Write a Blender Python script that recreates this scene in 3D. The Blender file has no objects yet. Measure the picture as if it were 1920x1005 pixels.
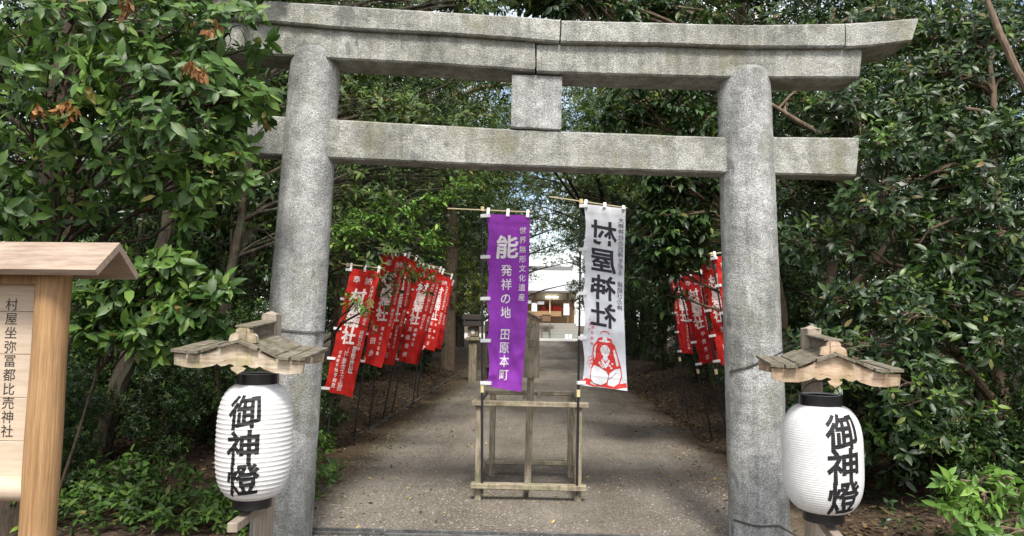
import bpy, bmesh, math, random
import numpy as np
from mathutils import Vector, Matrix, noise
C = bpy.context.scene.collection
R = math.radians
rnd = random.Random(7)
rng = np.random.default_rng(11)

# ------------------------------------------------------------------ camera, sky, sun, exposure
F = 1280.0
H = 1.74
MROT = Matrix.Rotation(R(2.24), 3, 'Z') @ Matrix.Rotation(R(90 + 4.58), 3, 'X') @ Matrix.Rotation(R(0.7), 3, 'Z')
cd = bpy.data.cameras.new('camera'); cam = bpy.data.objects.new('camera', cd); C.objects.link(cam)
cd.sensor_width = 36; cd.lens = F / 1920 * 36; cd.clip_start = 0.05; cd.clip_end = 2000
cam.matrix_world = Matrix.Translation((0, 0, H)) @ MROT.to_4x4()
bpy.context.scene.camera = cam
SUN_EL, SUN_AZ = 54.0, 172.0          # azimuth clockwise from the far end of the path: the sun stands behind the photographer
w = bpy.data.worlds.new('World'); bpy.context.scene.world = w; w.use_nodes = True
sky = w.node_tree.nodes.new('ShaderNodeTexSky'); sky.sky_type = 'NISHITA'; sky.sun_disc = False
sky.sun_elevation = R(SUN_EL); sky.sun_rotation = R(SUN_AZ); sky.air_density = 1.0; sky.dust_density = 2.5; sky.ozone_density = 1.0
bg = w.node_tree.nodes['Background']; bg.inputs[1].default_value = 0.15
# broken white cloud over the blue
_nt = w.node_tree; _tc = _nt.nodes.new('ShaderNodeTexCoord'); _nz = _nt.nodes.new('ShaderNodeTexNoise'); _nz.inputs['Scale'].default_value = 2.6; _nz.inputs['Detail'].default_value = 6; _nz.inputs['Roughness'].default_value = .55
_cr = _nt.nodes.new('ShaderNodeValToRGB'); _cr.color_ramp.elements[0].position = .38; _cr.color_ramp.elements[1].position = .60
_mx = _nt.nodes.new('ShaderNodeMix'); _mx.data_type = 'RGBA'; _mx.inputs[7].default_value = (6.6, 6.5, 6.3, 1)
_nt.links.new(_tc.outputs['Generated'], _nz.inputs['Vector']); _nt.links.new(_nz.outputs[0], _cr.inputs[0]); _nt.links.new(_cr.outputs[0], _mx.inputs[0])
_nt.links.new(sky.outputs[0], _mx.inputs[6]); _nt.links.new(_mx.outputs[2], bg.inputs[0])
sl = bpy.data.lights.new('sun', 'SUN'); sl.energy = 2.8; sl.angle = R(12.0); sl.color = (1, 0.95, 0.87)
so = bpy.data.objects.new('sun', sl); C.objects.link(so)
sdir = Vector((math.sin(R(SUN_AZ)) * math.cos(R(SUN_EL)), math.cos(R(SUN_AZ)) * math.cos(R(SUN_EL)), math.sin(R(SUN_EL))))
so.rotation_euler = sdir.to_track_quat('Z', 'Y').to_euler(); so.location = (0, -4, 30)
vs = bpy.context.scene.view_settings
vs.view_transform = 'Standard'; vs.look = 'None'; vs.gamma = 1; vs.exposure = 0.98
cy = bpy.context.scene.cycles
cy.max_bounces = 8; cy.diffuse_bounces = 5; cy.glossy_bounces = 3; cy.transmission_bounces = 4; cy.transparent_max_bounces = 8
cy.use_denoising = True

def at(px, py, Y, slope=0.0):
    d = MROT @ Vector(((px - 960) / F, -(py - 502.5) / F, -1))
    t = Y / (d.y - slope * d.x)
    return Vector((t * d.x, t * d.y, H + t * d.z))

# ------------------------------------------------------------------ materials
class M:
    def __init__(s, name, col=(.5, .5, .5), rough=.6, spec=.5):
        s.m = bpy.data.materials.new(name); s.m.use_nodes = True
        s.t = s.m.node_tree; s.b = s.t.nodes['Principled BSDF']
        s.b.inputs['Base Color'].default_value = (*col, 1); s.b.inputs['Roughness'].default_value = rough
        s.b.inputs['Specular IOR Level'].default_value = spec
        s.co = None
    def n(s, typ, **kw):
        nd = s.t.nodes.new('ShaderNode' + typ)
        for k, v in kw.items():
            if k in nd.inputs: nd.inputs[k].default_value = v
            else: setattr(nd, k, v)
        return nd
    def l(s, a, b): s.t.links.new(a, b)
    def coord(s, scale=(1, 1, 1)):
        if not s.co: s.co = s.n('TexCoord')
        mp = s.n('Mapping'); mp.inputs['Scale'].default_value = scale
        s.l(s.co.outputs['Object'], mp.inputs[0]); return mp.outputs[0]
    def noise(s, scale, detail=3, rough=.6, st=(1, 1, 1), dist=0):
        nd = s.n('TexNoise', Scale=scale, Detail=detail, Roughness=rough, Distortion=dist); s.l(s.coord(st), nd.inputs['Vector']); return nd.outputs[0]
    def vor(s, scale, st=(1, 1, 1), out='Color', feature='F1'):
        nd = s.n('TexVoronoi', Scale=scale); nd.feature = feature; s.l(s.coord(st), nd.inputs['Vector']); return nd.outputs[out]
    def ramp(s, fac, stops, interp='LINEAR'):
        nd = s.n('ValToRGB'); r = nd.color_ramp; r.interpolation = interp
        while len(r.elements) < len(stops): r.elements.new(.5)
        for e, (p, c) in zip(r.elements, stops):
            e.position = p; e.color = (*c, 1) if len(c) == 3 else c
        s.l(fac, nd.inputs[0]); return nd.outputs[0]
    def mix(s, fac, a, b, mode='MIX'):
        nd = s.n('Mix'); nd.data_type = 'RGBA'; nd.blend_type = mode
        for i, v in ((0, fac), (6, a), (7, b)):
            if isinstance(v, (int, float)): nd.inputs[i].default_value = v
            elif isinstance(v, tuple): nd.inputs[i].default_value = (*v, 1)
            else: s.l(v, nd.inputs[i])
        return nd.outputs[2]
    def base(s, c): s.l(c, s.b.inputs['Base Color']); return s
    def bump(s, h, strength=.5, dist=.01):
        nd = s.n('Bump', Strength=strength, Distance=dist); s.l(h, nd.inputs['Height'])
        if s.b.inputs['Normal'].links: s.l(s.b.inputs['Normal'].links[0].from_socket, nd.inputs['Normal'])
        s.l(nd.outputs[0], s.b.inputs['Normal']); return s
    def translucent(s, fac, col=None):
        tr = s.n('BsdfTranslucent'); mx = s.n('MixShader', Fac=fac)
        if s.b.inputs['Base Color'].links: s.l(s.b.inputs['Base Color'].links[0].from_socket, tr.inputs[0])
        else: tr.inputs[0].default_value = s.b.inputs['Base Color'].default_value
        if col: tr.inputs[0].default_value = (*col, 1)
        s.l(s.b.outputs[0], mx.inputs[1]); s.l(tr.outputs[0], mx.inputs[2])
        s.l(mx.outputs[0], s.t.nodes['Material Output'].inputs[0]); return s

def granite(name, tint, dark):
    k = M(name, rough=.85, spec=.25)
    sp = k.ramp(k.noise(100, 2, .7), [(.34, tuple(.50 * c for c in tint)), (.46, tuple(.80 * c for c in tint)), (.56, tint), (.68, tuple(1.22 * c for c in tint))])
    sp = k.mix(1.0, sp, k.ramp(k.noise(13, 3, .6), [(.32, (.80, .80, .80)), (.62, (1.08, 1.08, 1.08))]), 'MULTIPLY')
    sp = k.mix(.8, sp, k.ramp(k.noise(3.0, 4, .6, (3.2, 3.2, .35)), [(.40, (.70, .70, .68)), (.56, (1.05, 1.05, 1.05))]), 'MULTIPLY')
    bl = k.ramp(k.noise(170, 1), [(.40, (.45, .45, .47)), (.52, (1, 1, 1))])
    c = k.mix(.5, sp, bl, 'MULTIPLY')
    st = k.ramp(k.noise(1.6, 4, .62), [(.45, (1, 1, 1)), (.66, (.62, .62, .60))])
    c = k.mix(1.0, c, st, 'MULTIPLY')
    c = k.mix(.75, c, k.ramp(k.noise(3.6, 7, .78, (1, 1, 1.5), .5), [(.47, (1.03, 1.03, 1.03)), (.60, (.70, .70, .70)), (.72, (.56, .56, .56))]), 'MULTIPLY')
    mo = k.ramp(k.noise(2.3, 5, .7, (1, 1, .8)), [(.52, (0, 0, 0)), (.70, (1, 1, 1))])
    c = k.mix(k.mix(1, mo, (dark, dark, dark), 'MULTIPLY'), c, (.16, .155, .085))
    sp2 = k.ramp(k.noise(5.5, 3, .55, (1, 1, .55)), [(.655, (0, 0, 0)), (.69, (.6, .6, .6))])
    c = k.mix(sp2, c, (.10, .10, .10))
    k.base(c); k.bump(k.noise(70, 3, .7), .9, .012); k.bump(k.noise(9, 3), .35, .02); return k.m
GRAN = granite('granite', (.475, .485, .48), .5)
GRAN2 = granite('granite_beam', (.425, .43, .395), .75)
def wood(name, a, b, st=(14, 14, 1.2), moss=None, rough=.8, bumps=.35):
    k = M(name, rough=rough, spec=.25)
    g = k.noise(4, 6, .7, st)
    c = k.ramp(g, [(.36, a), (.64, b)])
    c = k.mix(.55, c, k.ramp(k.noise(2.2, 4), [(.3, (.62, .62, .62)), (.7, (1, 1, 1))]), 'MULTIPLY')
    if moss:
        c = k.mix(k.ramp(k.noise(6, 5, .7), [(.46, (0, 0, 0)), (.66, (.8, .8, .8))]), c, moss)
        c = k.mix(.7, c, k.ramp(k.noise(5, 4, .65, (2.2, 2.2, .5)), [(.36, (.45, .42, .40)), (.52, (1, 1, 1))]), 'MULTIPLY')
    k.base(c); k.bump(g, bumps, .006); return k.m
CEDAR = wood('cedar', (.25, .14, .065), (.43, .265, .13), (24, 24, .7), None, .55, .5)
CEDARB = wood('cedar_board', (.47, .37, .28), (.56, .46, .36), (1.0, 12, 14), None, .6, .15)
CEDART = wood('cedar_roof', (.26, .19, .145), (.39, .305, .24), (1.5, 9, 9), None, .7, .2)
WEAX = wood('weathered_rail', (.20, .16, .115), (.45, .39, .30), (1.2, 16, 16), (.17, .18, .09))
WEAZ = wood('weathered_post', (.19, .155, .115), (.42, .36, .28), (16, 16, 1.2), (.17, .18, .10))
WEAY = wood('weathered_beam', (.17, .145, .115), (.38, .33, .27), (16, 1.2, 16), (.14, .15, .08))
ROOFP = wood('roof_plank', (.105, .092, .072), (.27, .24, .19), (22, 1.4, 22), (.125, .118, .065))
BARGE = wood('barge_board', (.34, .26, .19), (.60, .52, .42), (1.3, 20, 18), (.30, .28, .12), .7, .2)
BARGER = wood('barge_board_red', (.36, .235, .15), (.58, .46, .35), (1.3, 20, 18), (.34, .27, .16), .7, .2)
POSTW = wood('stand_post', (.22, .18, .14), (.37, .315, .26), (18, 18, 1.0))
BARK = wood('bark', (.028, .021, .016), (.072, .056, .042), (9, 9, 1.5), (.085, .10, .06), .95, .8)
BARKL = wood('bark_light', (.095, .068, .046), (.215, .16, .115), (9, 9, 1.5), None, .9, .5)
TWIG = wood('twig_bark', (.03, .023, .017), (.085, .063, .045), (9, 9, 2), None, .9, .2)
k = M('lantern_paper', (.83, .83, .85), .55, .3); k.base(k.ramp(k.noise(30, 3, .6), [(.3, (.70, .70, .71)), (.7, (.79, .79, .80))])); k.translucent(.25); PAPER = k.m
k = M('brush_ink', (.012, .012, .014), .6); k.base(k.ramp(k.noise(14, 4, .7, (1, 1, 3)), [(.35, (.006, .006, .007)), (.8, (.03, .03, .032))])); k.b.inputs['Specular IOR Level'].default_value = .25; INK = k.m
BLACK = M('black_lacquer', (.012, .012, .014), .25, .5).m
POLE = M('black_pole', (.015, .015, .017), .4, .5).m
WIRE = M('wire', (.05, .045, .04), .55).m
STEEL = M('steel_ring', (.5, .5, .52), .35).m
k = M('grate_iron', (.16, .17, .17), .6); k.b.inputs['Metallic'].default_value = .4; k.base(k.ramp(k.noise(12, 4), [(.35, (.06, .06, .06)), (.7, (.15, .155, .155))])); GRATE = k.m
SLOT_SHADE = M('slot_shade_dark', (.02, .02, .018), .9).m  # shade inside the drain slots, put in as a flat dark colour
BAMBOO = M('crossbar_bamboo', (.55, .46, .28), .45).m
KNOB = M('pole_knob', (.72, .60, .33), .4).m
TAB = M('banner_tab', (.80, .80, .82), .6).m
def cloth(name, col, tr=.25):
    k = M(name, col, .75, .2); n_ = k.ramp(k.noise(5, 3), [(.3, tuple(.86 * c for c in col)), (.7, tuple(min(1, 1.06 * c) for c in col))]); k.base(n_)
    k.bump(k.noise(4.5, 4, .6, (1, 1, .7), .6), .5, .03); k.translucent(tr); return k.m
PURPLE = cloth('purple_cloth', (.33, .058, .50), .14); WHITEC = cloth('white_cloth', (.80, .83, .90), .14); RED = cloth('red_cloth', (.62, .028, .022), .3); RED2 = cloth('red_cloth_deep', (.50, .020, .022))
PRINTW = M('white_print', (.80, .77, .80), .7).m
PRINTR = M('faded_white_print', (.78, .66, .65), .7).m
PRINTK = M('navy_black_print', (.022, .018, .036), .7).m
PRED = M('red_print', (.66, .035, .03), .7).m
PWHITE = M('white_shape', (.76, .77, .82), .7).m
PLINE = M('dark_red_line', (.25, .03, .03), .7).m
SIGNINK = M('sign_ink', (.035, .028, .022), .6).m
FAINT = M('faded_ink', (.10, .085, .07), .8).m

def leafmat(name, stops, rough=.32, tr=.18, spec=.5):
    rough = max(rough, .30) + .12; spec *= .8
    k = M(name, rough=rough, spec=spec)
    g = k.n('NewGeometry'); c = k.ramp(g.outputs['Random Per Island'], stops)
    c = k.mix(.6, c, k.ramp(k.noise(1.5, 4), [(.34, (.5, .55, .55)), (.66, (1.5, 1.4, 1.0))]), 'MULTIPLY')
    k.base(c); k.translucent(tr); return k.m
LEAF_NEAR = leafmat('leaf_evergreen_oak', [(0, (.026, .062, .014)), (.5, (.052, .115, .022)), (.82, (.085, .17, .030)), (.97, (.14, .23, .05)), (1, (.20, .14, .05))], .34, .25)
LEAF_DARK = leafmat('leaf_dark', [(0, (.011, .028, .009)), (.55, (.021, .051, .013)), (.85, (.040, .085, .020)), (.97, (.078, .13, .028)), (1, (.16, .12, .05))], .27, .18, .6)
LEAF_MID = leafmat('leaf_mid', [(0, (.028, .056, .014)), (.55, (.055, .100, .022)), (.9, (.10, .155, .032)), (1, (.19, .15, .05))], .4, .25)
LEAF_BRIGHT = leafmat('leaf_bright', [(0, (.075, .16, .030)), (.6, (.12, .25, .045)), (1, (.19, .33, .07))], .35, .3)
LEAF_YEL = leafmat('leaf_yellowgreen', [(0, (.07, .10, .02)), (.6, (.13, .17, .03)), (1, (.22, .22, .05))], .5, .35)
LEAF_YOUNG = leafmat('leaf_young', [(0, (.055, .115, .022)), (.6, (.095, .18, .032)), (1, (.16, .24, .05))], .34, .28)
LEAF_DEAD = leafmat('leaf_dead', [(0, (.13, .058, .025)), (.5, (.25, .125, .055)), (1, (.38, .22, .11))], .6, .2, .3)
LITTER = leafmat('leaf_litter', [(0, (.035, .024, .015)), (.45, (.085, .056, .034)), (.8, (.15, .105, .063)), (1, (.26, .19, .115))], .65, .08, .25)
LITTERY = leafmat('leaf_litter_yellow', [(0, (.20, .13, .06)), (.6, (.42, .30, .12)), (1, (.55, .42, .10))], .6, .1, .3)

# ------------------------------------------------------------------ mesh helpers
class MB:
    def __init__(s): s.v = []; s.f = []
    def add(s, V, Fc):
        o = len(s.v); s.v += [tuple(p) for p in V]; s.f += [[i + o for i in f] for f in Fc]; return s
    def box(s, c, size, bev=.004, rot=None):
        bm = bmesh.new(); bmesh.ops.create_cube(bm, size=1)
        bmesh.ops.scale(bm, vec=size, verts=bm.verts)
        if bev: bmesh.ops.bevel(bm, geom=list(bm.edges), offset=min(bev, min(size) * .3), segments=1, affect='EDGES')
        mt = Matrix.Translation(c) @ (rot.to_4x4() if rot else Matrix())
        bm.verts.index_update()
        s.add([mt @ v.co for v in bm.verts], [[v.index for v in f.verts] for f in bm.faces]); bm.free(); return s
    def beam(s, p0, p1, wd, th, bev=.004, roll=0.0):
        p0, p1 = Vector(p0), Vector(p1); d = (p1 - p0)
        q = d.to_track_quat('Z', 'X' if abs(d.normalized().z) < .9 else 'Y').to_matrix() @ Matrix.Rotation(roll, 3, 'Z')
        return s.box((p0 + p1) / 2, (wd, th, d.length), bev, q)
    def tube(s, pts, rad, n=6, cap=True):
        pts = [Vector(p) for p in pts]; V = []; Fc = []
        if not hasattr(rad, '__len__'): rad = [rad] * len(pts)
        for i, p in enumerate(pts):
            d = (pts[min(i + 1, len(pts) - 1)] - pts[max(i - 1, 0)]).normalized()
            a = d.cross(Vector((.31, .22, .93))); a = a.normalized() if a.length > 1e-4 else Vector((1, 0, 0)); b = d.cross(a)
            for j in range(n):
                t = 2 * math.pi * j / n; V.append(p + float(rad[i]) * (math.cos(t) * a + math.sin(t) * b))
        for i in range(len(pts) - 1):
            for j in range(n): Fc.append([i * n + j, i * n + (j + 1) % n, (i + 1) * n + (j + 1) % n, (i + 1) * n + j])
        if cap: Fc.append(list(range(n))[::-1]); Fc.append([(len(pts) - 1) * n + j for j in range(n)])
        return s.add(V, Fc)
    def lathe(s, prof, c, n=32, cap=True):
        V = []; Fc = []; c = Vector(c)
        for r, z in prof:
            for j in range(n): t = 2 * math.pi * j / n; V.append(c + Vector((r * math.cos(t), r * math.sin(t), z)))
        for i in range(len(prof) - 1):
            for j in range(n): Fc.append([i * n + j, i * n + (j + 1) % n, (i + 1) * n + (j + 1) % n, (i + 1) * n + j])
        if cap: Fc.append(list(range(n))[::-1]); Fc.append([(len(prof) - 1) * n + j for j in range(n)])
        return s.add(V, Fc)
    def prism(s, poly, o, ex, ez, ey, d):           # outline in the plane ex/ez at o, thickness d along ey
        n = len(poly); V = [o + ex * x + ez * z for x, z in poly] + [o + ex * x + ez * z + ey * d for x, z in poly]
        return s.add(V, [list(range(n)), list(range(n, 2 * n))[::-1]] + [[i, i + n, (i + 1) % n + n, (i + 1) % n] for i in range(n)])

def mesh(name, V, Fc, mat, parent=None, smooth=False, loc=None, fixn=True):
    me = bpy.data.meshes.new(name); me.from_pydata([tuple(v) for v in V], [], Fc)
    bm = bmesh.new(); bm.from_mesh(me)
    if fixn: bmesh.ops.recalc_face_normals(bm, faces=bm.faces)
    bm.to_mesh(me); bm.free()
    if smooth: me.shade_smooth()
    me.materials.append(mat); o = bpy.data.objects.new(name, me); C.objects.link(o)
    if parent: o.parent = parent
    if loc: o.location = loc
    return o
def sharp(o, deg=35):
    o.data.set_sharp_from_angle(angle=R(deg)); return o
def tag(o, label=None, cat=None, group=None, kind=None):
    for k_, v in (('label', label), ('category', cat), ('group', group), ('kind', kind)):
        if v: o[k_] = v
    return o
class Thing:
    def __init__(s, name, label, cat, loc, group=None):
        s.o = bpy.data.objects.new(name, None); C.objects.link(s.o); s.o.location = loc; s.o.empty_display_size = .1
        tag(s.o, label, cat, group); s.loc = Vector(loc)
    def part(s, name, mb, mat, parent=None, smooth=False, label=None, fixn=True):
        V, Fc = (mb.v, mb.f) if isinstance(mb, MB) else mb
        o = mesh(name, [Vector(v) - s.loc for v in V], Fc, mat, parent or s.o, smooth, None, fixn)
        if smooth: sharp(o)
        if label: o['label'] = label
        return o

# ------------------------------------------------------------------ writing: glyphs as flat polygons that follow the surface they are printed on
_fc = bpy.data.curves.new('glyph_source', 'FONT'); _fc.resolution_u = 2
_fo = bpy.data.objects.new('glyph_source', _fc); C.objects.link(_fo); _G = {}
def glyph(ch, bold):
    if (ch, bold) not in _G:
        _fc.body = ch
        dg = bpy.context.evaluated_depsgraph_get(); dg.update()
        me = bpy.data.meshes.new_from_object(_fo.evaluated_get(dg))
        bm = bmesh.new(); bm.from_mesh(me); bpy.data.meshes.remove(me)
        bmesh.ops.remove_doubles(bm, verts=bm.verts, dist=1e-4)
        bm.verts.index_update(); mv = {}
        for e in bm.edges:                        # thicken the strokes: push the outline outwards
            if len(e.link_faces) != 1: continue
            d = (e.verts[1].co - e.verts[0].co).normalized(); n_ = Vector((d.y, -d.x, 0))
            if n_.dot(e.link_faces[0].calc_center_median() - e.verts[0].co) > 0: n_ = -n_
            for v in e.verts: mv.setdefault(v.index, []).append(n_)
        pos = []
        for v in bm.verts:
            p = v.co.copy(); ns = mv.get(v.index)
            if ns:
                t = sum(ns, Vector()); t = t / max(.5, t.length ** 2 / len(ns)) if t.length > .2 else Vector(); p += t * bold * .8
            pos.append((p.x - .495, p.y - .38))
        _G[ch, bold] = (pos, [[v.index for v in f.verts] for f in bm.faces]); bm.free()
    return _G[ch, bold]
def column(s, cx, z0, z1, size, bold=.03, brush=.10, sx=1.0):     # characters stacked from z0 down to z1 (z grows downwards)
    out = []; n = len(s)
    for i, ch in enumerate(s):
        if ch == ' ': continue
        z = z0 + (z1 - z0) * (i / max(1, n - 1)); out.append((ch, cx, z, size, bold, brush, sx))
    return out
def flat_text(chars, mirror=None):
    V = []; Fc = []
    for ch, cx, cz, size, bold, brush, sx in chars:
        gv, gf = glyph(ch, bold); o = len(V)
        for x, y in gv:
            y2 = y + brush * x; X = cx + size * x * sx; V.append((mirror - X if mirror is not None else X, cz - size * y2))
        Fc += [[i + o for i in f] for f in gf]
    return V, Fc
def conform(V, Fc, gx=None, gz=None):
    bm = bmesh.new(); vs_ = [bm.verts.new((x, 0, z)) for x, z in V]
    for f in Fc:
        try: bm.faces.new([vs_[i] for i in f])
        except ValueError: pass
    bm.verts.ensure_lookup_table()
    for step, ax in ((gx, 0), (gz, 2)):
        if not step or not bm.verts: continue
        vals = [v.co[ax] for v in bm.verts]; a = math.ceil(min(vals) / step)
        no = Vector((1, 0, 0)) if ax == 0 else Vector((0, 0, 1))
        while a * step < max(vals):
            bmesh.ops.bisect_plane(bm, geom=list(bm.verts) + list(bm.edges) + list(bm.faces), plane_co=no * (a * step), plane_no=no, dist=1e-5); a += 1
    bm.verts.index_update()
    r = [(v.co.x, v.co.z) for v in bm.verts], [[v.index for v in f.verts] for f in bm.faces]; bm.free(); return r

# ------------------------------------------------------------------ ground, path
def sstep(a, b, x): t = np.clip((x - a) / (b - a), 0, 1); return t * t * (3 - 2 * t)
def ground_z(x, y):
    x = np.asarray(x, float); y = np.asarray(y, float)
    bank = sstep(2.45, 4.2, np.abs(x)) * sstep(5.6, 8.0, y) * (1 - sstep(60, 66, y))
    return bank * np.where(x > 0, .38, .30) * (1 + .25 * np.sin(x * 1.7 + y * .8) * np.cos(y * 1.3 - x))
def make_ground():
    xs = np.concatenate([[-400, -150, -60, -30], np.linspace(-16, 16, 129), [30, 60, 150, 400]])
    ys = np.concatenate([[-200, -60, -20, -8], np.linspace(-2, 30, 129), np.linspace(32, 90, 30), [130, 220, 500]])
    X, Y = np.meshgrid(xs, ys); Z = ground_z(X, Y) - .02
    nx, ny = len(xs), len(ys); V = np.stack([X.ravel(), Y.ravel(), Z.ravel()], 1)
    Fc = [[j * nx + i, j * nx + i + 1, (j + 1) * nx + i + 1, (j + 1) * nx + i] for j in range(ny - 1) for i in range(nx - 1)]
    k = M('forest_floor', rough=.95, spec=.2)
    c = k.ramp(k.vor(26, (1, 1.3, 1), 'Color'), [(.1, (.025, .018, .012)), (.45, (.058, .039, .025)), (.75, (.095, .064, .04)), (.95, (.15, .11, .07))])
    c = k.mix(k.ramp(k.noise(1.1, 4), [(.4, (0, 0, 0)), (.65, (.8, .8, .8))]), c, (.055, .042, .030))
    k.base(c); k.bump(k.vor(26, (1, 1.3, 1), 'Distance'), .7, .03)
    tag(mesh('ground', V, Fc, k.m, None, True), kind='structure')
make_ground()
def make_path():
    V = []; Fc = []; ys = np.concatenate([np.linspace(-6, 30, 145), np.linspace(31, 68, 38)]); nx = 13
    for j, y in enumerate(ys):
        l = -2.62 + .10 * noise.noise((0, y * .9, 1)) + .05 * noise.noise((0, y * 3.7, 2)); r_ = 2.5 + .18 * noise.noise((5, y * .8, 1)) + .07 * noise.noise((3, y * 3.3, 4))
        for i in range(nx):
            x = l + (r_ - l) * i / (nx - 1); V.append((x, y, .004 + float(ground_z(x, y)) + .012 * noise.noise((x * .8, y * .8, 0))*(1-abs(2*i/(nx-1)-1))))
    for j in range(len(ys) - 1):
        for i in range(nx - 1): Fc.append([j * nx + i, j * nx + i + 1, (j + 1) * nx + i + 1, (j + 1) * nx + i])
    k = M('gravel', rough=.92, spec=.2)
    c = k.ramp(k.vor(70, (1, 1, 1), 'Color'), [(.1, (.13, .116, .097)), (.5, (.198, .178, .150)), (.8, (.245, .222, .190)), (1, (.33, .31, .28))])
    c = k.mix(.6, c, k.ramp(k.noise(1.0, 5, .65), [(.34, (.55, .53, .51)), (.5, (.86, .85, .83)), (.66, (1.1, 1.08, 1.05))]), 'MULTIPLY')
    c = k.mix(.8, c, k.ramp(k.noise(.9, 4, .6, (1.6, .25, 1)), [(.38, (.68, .66, .64)), (.6, (1.06, 1.06, 1.06))]), 'MULTIPLY')
    tx = k.n('SeparateXYZ'); k.l(k.coord(), tx.inputs[0])
    mo = k.n('Math', operation='MULTIPLY_ADD'); k.l(tx.outputs[0], mo.inputs[0]); mo.inputs[1].default_value = -1.2; mo.inputs[2].default_value = -2.45
    mm = k.n('Math', operation='ADD'); k.l(mo.outputs[0], mm.inputs[0]); k.l(k.noise(2.0, 5, .7), mm.inputs[1])
    c = k.mix(k.ramp(mm.outputs[0], [(.3, (0, 0, 0)), (.8, (.75, .75, .75))]), c, (.075, .075, .035))
    ab = k.n('Math', operation='ABSOLUTE'); k.l(tx.outputs[0], ab.inputs[0]); m2 = k.n('Math', operation='MULTIPLY_ADD'); k.l(ab.outputs[0], m2.inputs[0]); m2.inputs[1].default_value = .9; m2.inputs[2].default_value = -1.75
    m3 = k.n('Math', operation='ADD'); k.l(m2.outputs[0], m3.inputs[0]); k.l(k.noise(1.7, 5, .7), m3.inputs[1])
    c = k.mix(k.ramp(m3.outputs[0], [(.42, (0, 0, 0)), (.95, (.92, .92, .92))]), c, k.mix(.5, (.075, .052, .034), k.ramp(k.vor(30, (1, 1.3, 1)), [(.2, (.04, .026, .016)), (.8, (.15, .10, .06))])))
    k.base(c); k.bump(k.vor(70, (1, 1, 1), 'Distance'), .8, .012); k.bump(k.noise(24, 3), .4, .02)
    tag(mesh('path', V, Fc, k.m, None, True), kind='structure')
make_path()
k = M('yard_gravel', (.46, .43, .39), .9); k.base(k.ramp(k.noise(3, 5), [(.3, (.40, .37, .33)), (.7, (.50, .47, .43))]))
tag(mesh('shrine_yard', [(-22, 66.5, .012), (22, 66.5, .012), (22, 110, .012), (-22, 110, .012)], [[0, 1, 2, 3]], k.m), kind='structure')
mb = MB()
for i in range(30):
    y = 11.0 + i * 1.0; x = -2.66 + .015 * rnd.uniform(-1, 1)
    mb.box((x, y + .49, float(ground_z(x, y + .5)) - .03), (.09, .965, .10), .012)
k = M('kerb_stone', (.16, .15, .13), .9); k.base(k.ramp(k.noise(8, 5), [(.3, (.03, .028, .02)), (.7, (.08, .072, .058))]))
tag(mesh('kerb', mb.v, mb.f, k.m), kind='structure')

# ------------------------------------------------------------------ torii
SL, TY = .04, 5.55
def atl(px, py, off=0.0): return at(px, py, TY + off, SL)
def polyi(pts, t):
    x = pts[0][0] + (pts[-1][0] - pts[0][0]) * t
    for (x0, y0), (x1, y1) in zip(pts, pts[1:]):
        if x <= x1 or x1 == pts[-1][0]: return x, y0 + (y1 - y0) * (x - x0) / (x1 - x0)
def slab(top, bot, off, depth, n=60, ch=.014, jit=.004):
    V = []; Fc = []; K = 20
    ey = Vector((-SL, 1, 0)).normalized()
    for i in range(n + 1):
        t = i / n; a = atl(*polyi(top, t), off); b = atl(*polyi(bot, t), off); ez = (a - b).normalized(); h = (a - b).length
        loop = [(0, ch), (ch, 0)] + [(depth * q, 0) for q in (.3, .6)] + [(depth - ch, 0), (depth, ch)] + [(depth, h * q) for q in (.3, .6)] + [(depth, h - ch), (depth - ch, h)] + [(depth * q, h) for q in (.6, .3)] + [(ch, h), (0, h - ch)] + [(0, h * q) for q in (.85, .7, .5, .3, .15, .07)]
        for y, z in loop:
            p = b + ey * y + ez * z
            V.append(p + Vector((0, 1, 1)) * jit * noise.noise(p * 9) + Vector((1, 1, 1)) * jit * .6 * noise.noise(p * 31))
    for i in range(n):
        for j in range(K): Fc.append([i * K + j, i * K + (j + 1) % K, (i + 1) * K + (j + 1) % K, (i + 1) * K + j])
    Fc.append(list(range(K))[::-1]); Fc.append([n * K + j for j in range(K)])
    return V, Fc
torii = Thing('torii_gate', 'large grey granite torii gate with weathered stone beams across the path entrance', 'torii', (0, TY, 0))
def pillar(pt, pb, rt, rb):
    a, b = atl(*pb), atl(*pt); d = (b - a) / (b.z - a.z); a = a + d * (-.05 - a.z); V = []; Fc = []; n, m = 64, 110
    top = b.z
    for j in range(m + 1):
        t = j / m; z = -.05 + (top + .05) * t; c = a + d * (z + .05); r = rb + (rt - rb) * min(1, max(0, z / top))
        e = top - z; r -= .03 * max(0, 1 - e / .05) ** 2
        for q in range(n):
            an = 2 * math.pi * q / n; p = c + Vector((math.cos(an), math.sin(an), 0)) * r
            V.append(p + Vector((math.cos(an), math.sin(an), 0)) * (.003 * noise.noise(p * 5) + .003 * noise.noise(p * 33)))
    for j in range(m):
        for q in range(n): Fc.append([j * n + q, j * n + (q + 1) % n, (j + 1) * n + (q + 1) % n, (j + 1) * n + q])
    Fc.append([m * n + q for q in range(n)]); torii.part('pillar', (V, Fc), GRAN, None, True)
    return lambda z: a + d * (z + .05)
axL = pillar((593.5, 99), (527, 1000), .200, .238)
axR = pillar((1393.5, 136), (1424, 1000), .212, .232)
def tp(name, top, bot, off, depth, mat=GRAN2, n=60, ch=.014): torii.part(name, slab(top, bot, off, depth, n, ch), mat, None, True)
tp('top_lintel', [(395, -9), (480, -1), (587, 6), (721, 15), (954, 29), (1050.5, 36)], [(402, 32), (480, 38), (546, 44), (662, 54), (837, 63), (954, 71), (1048.5, 79)], -.21, .44)
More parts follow.
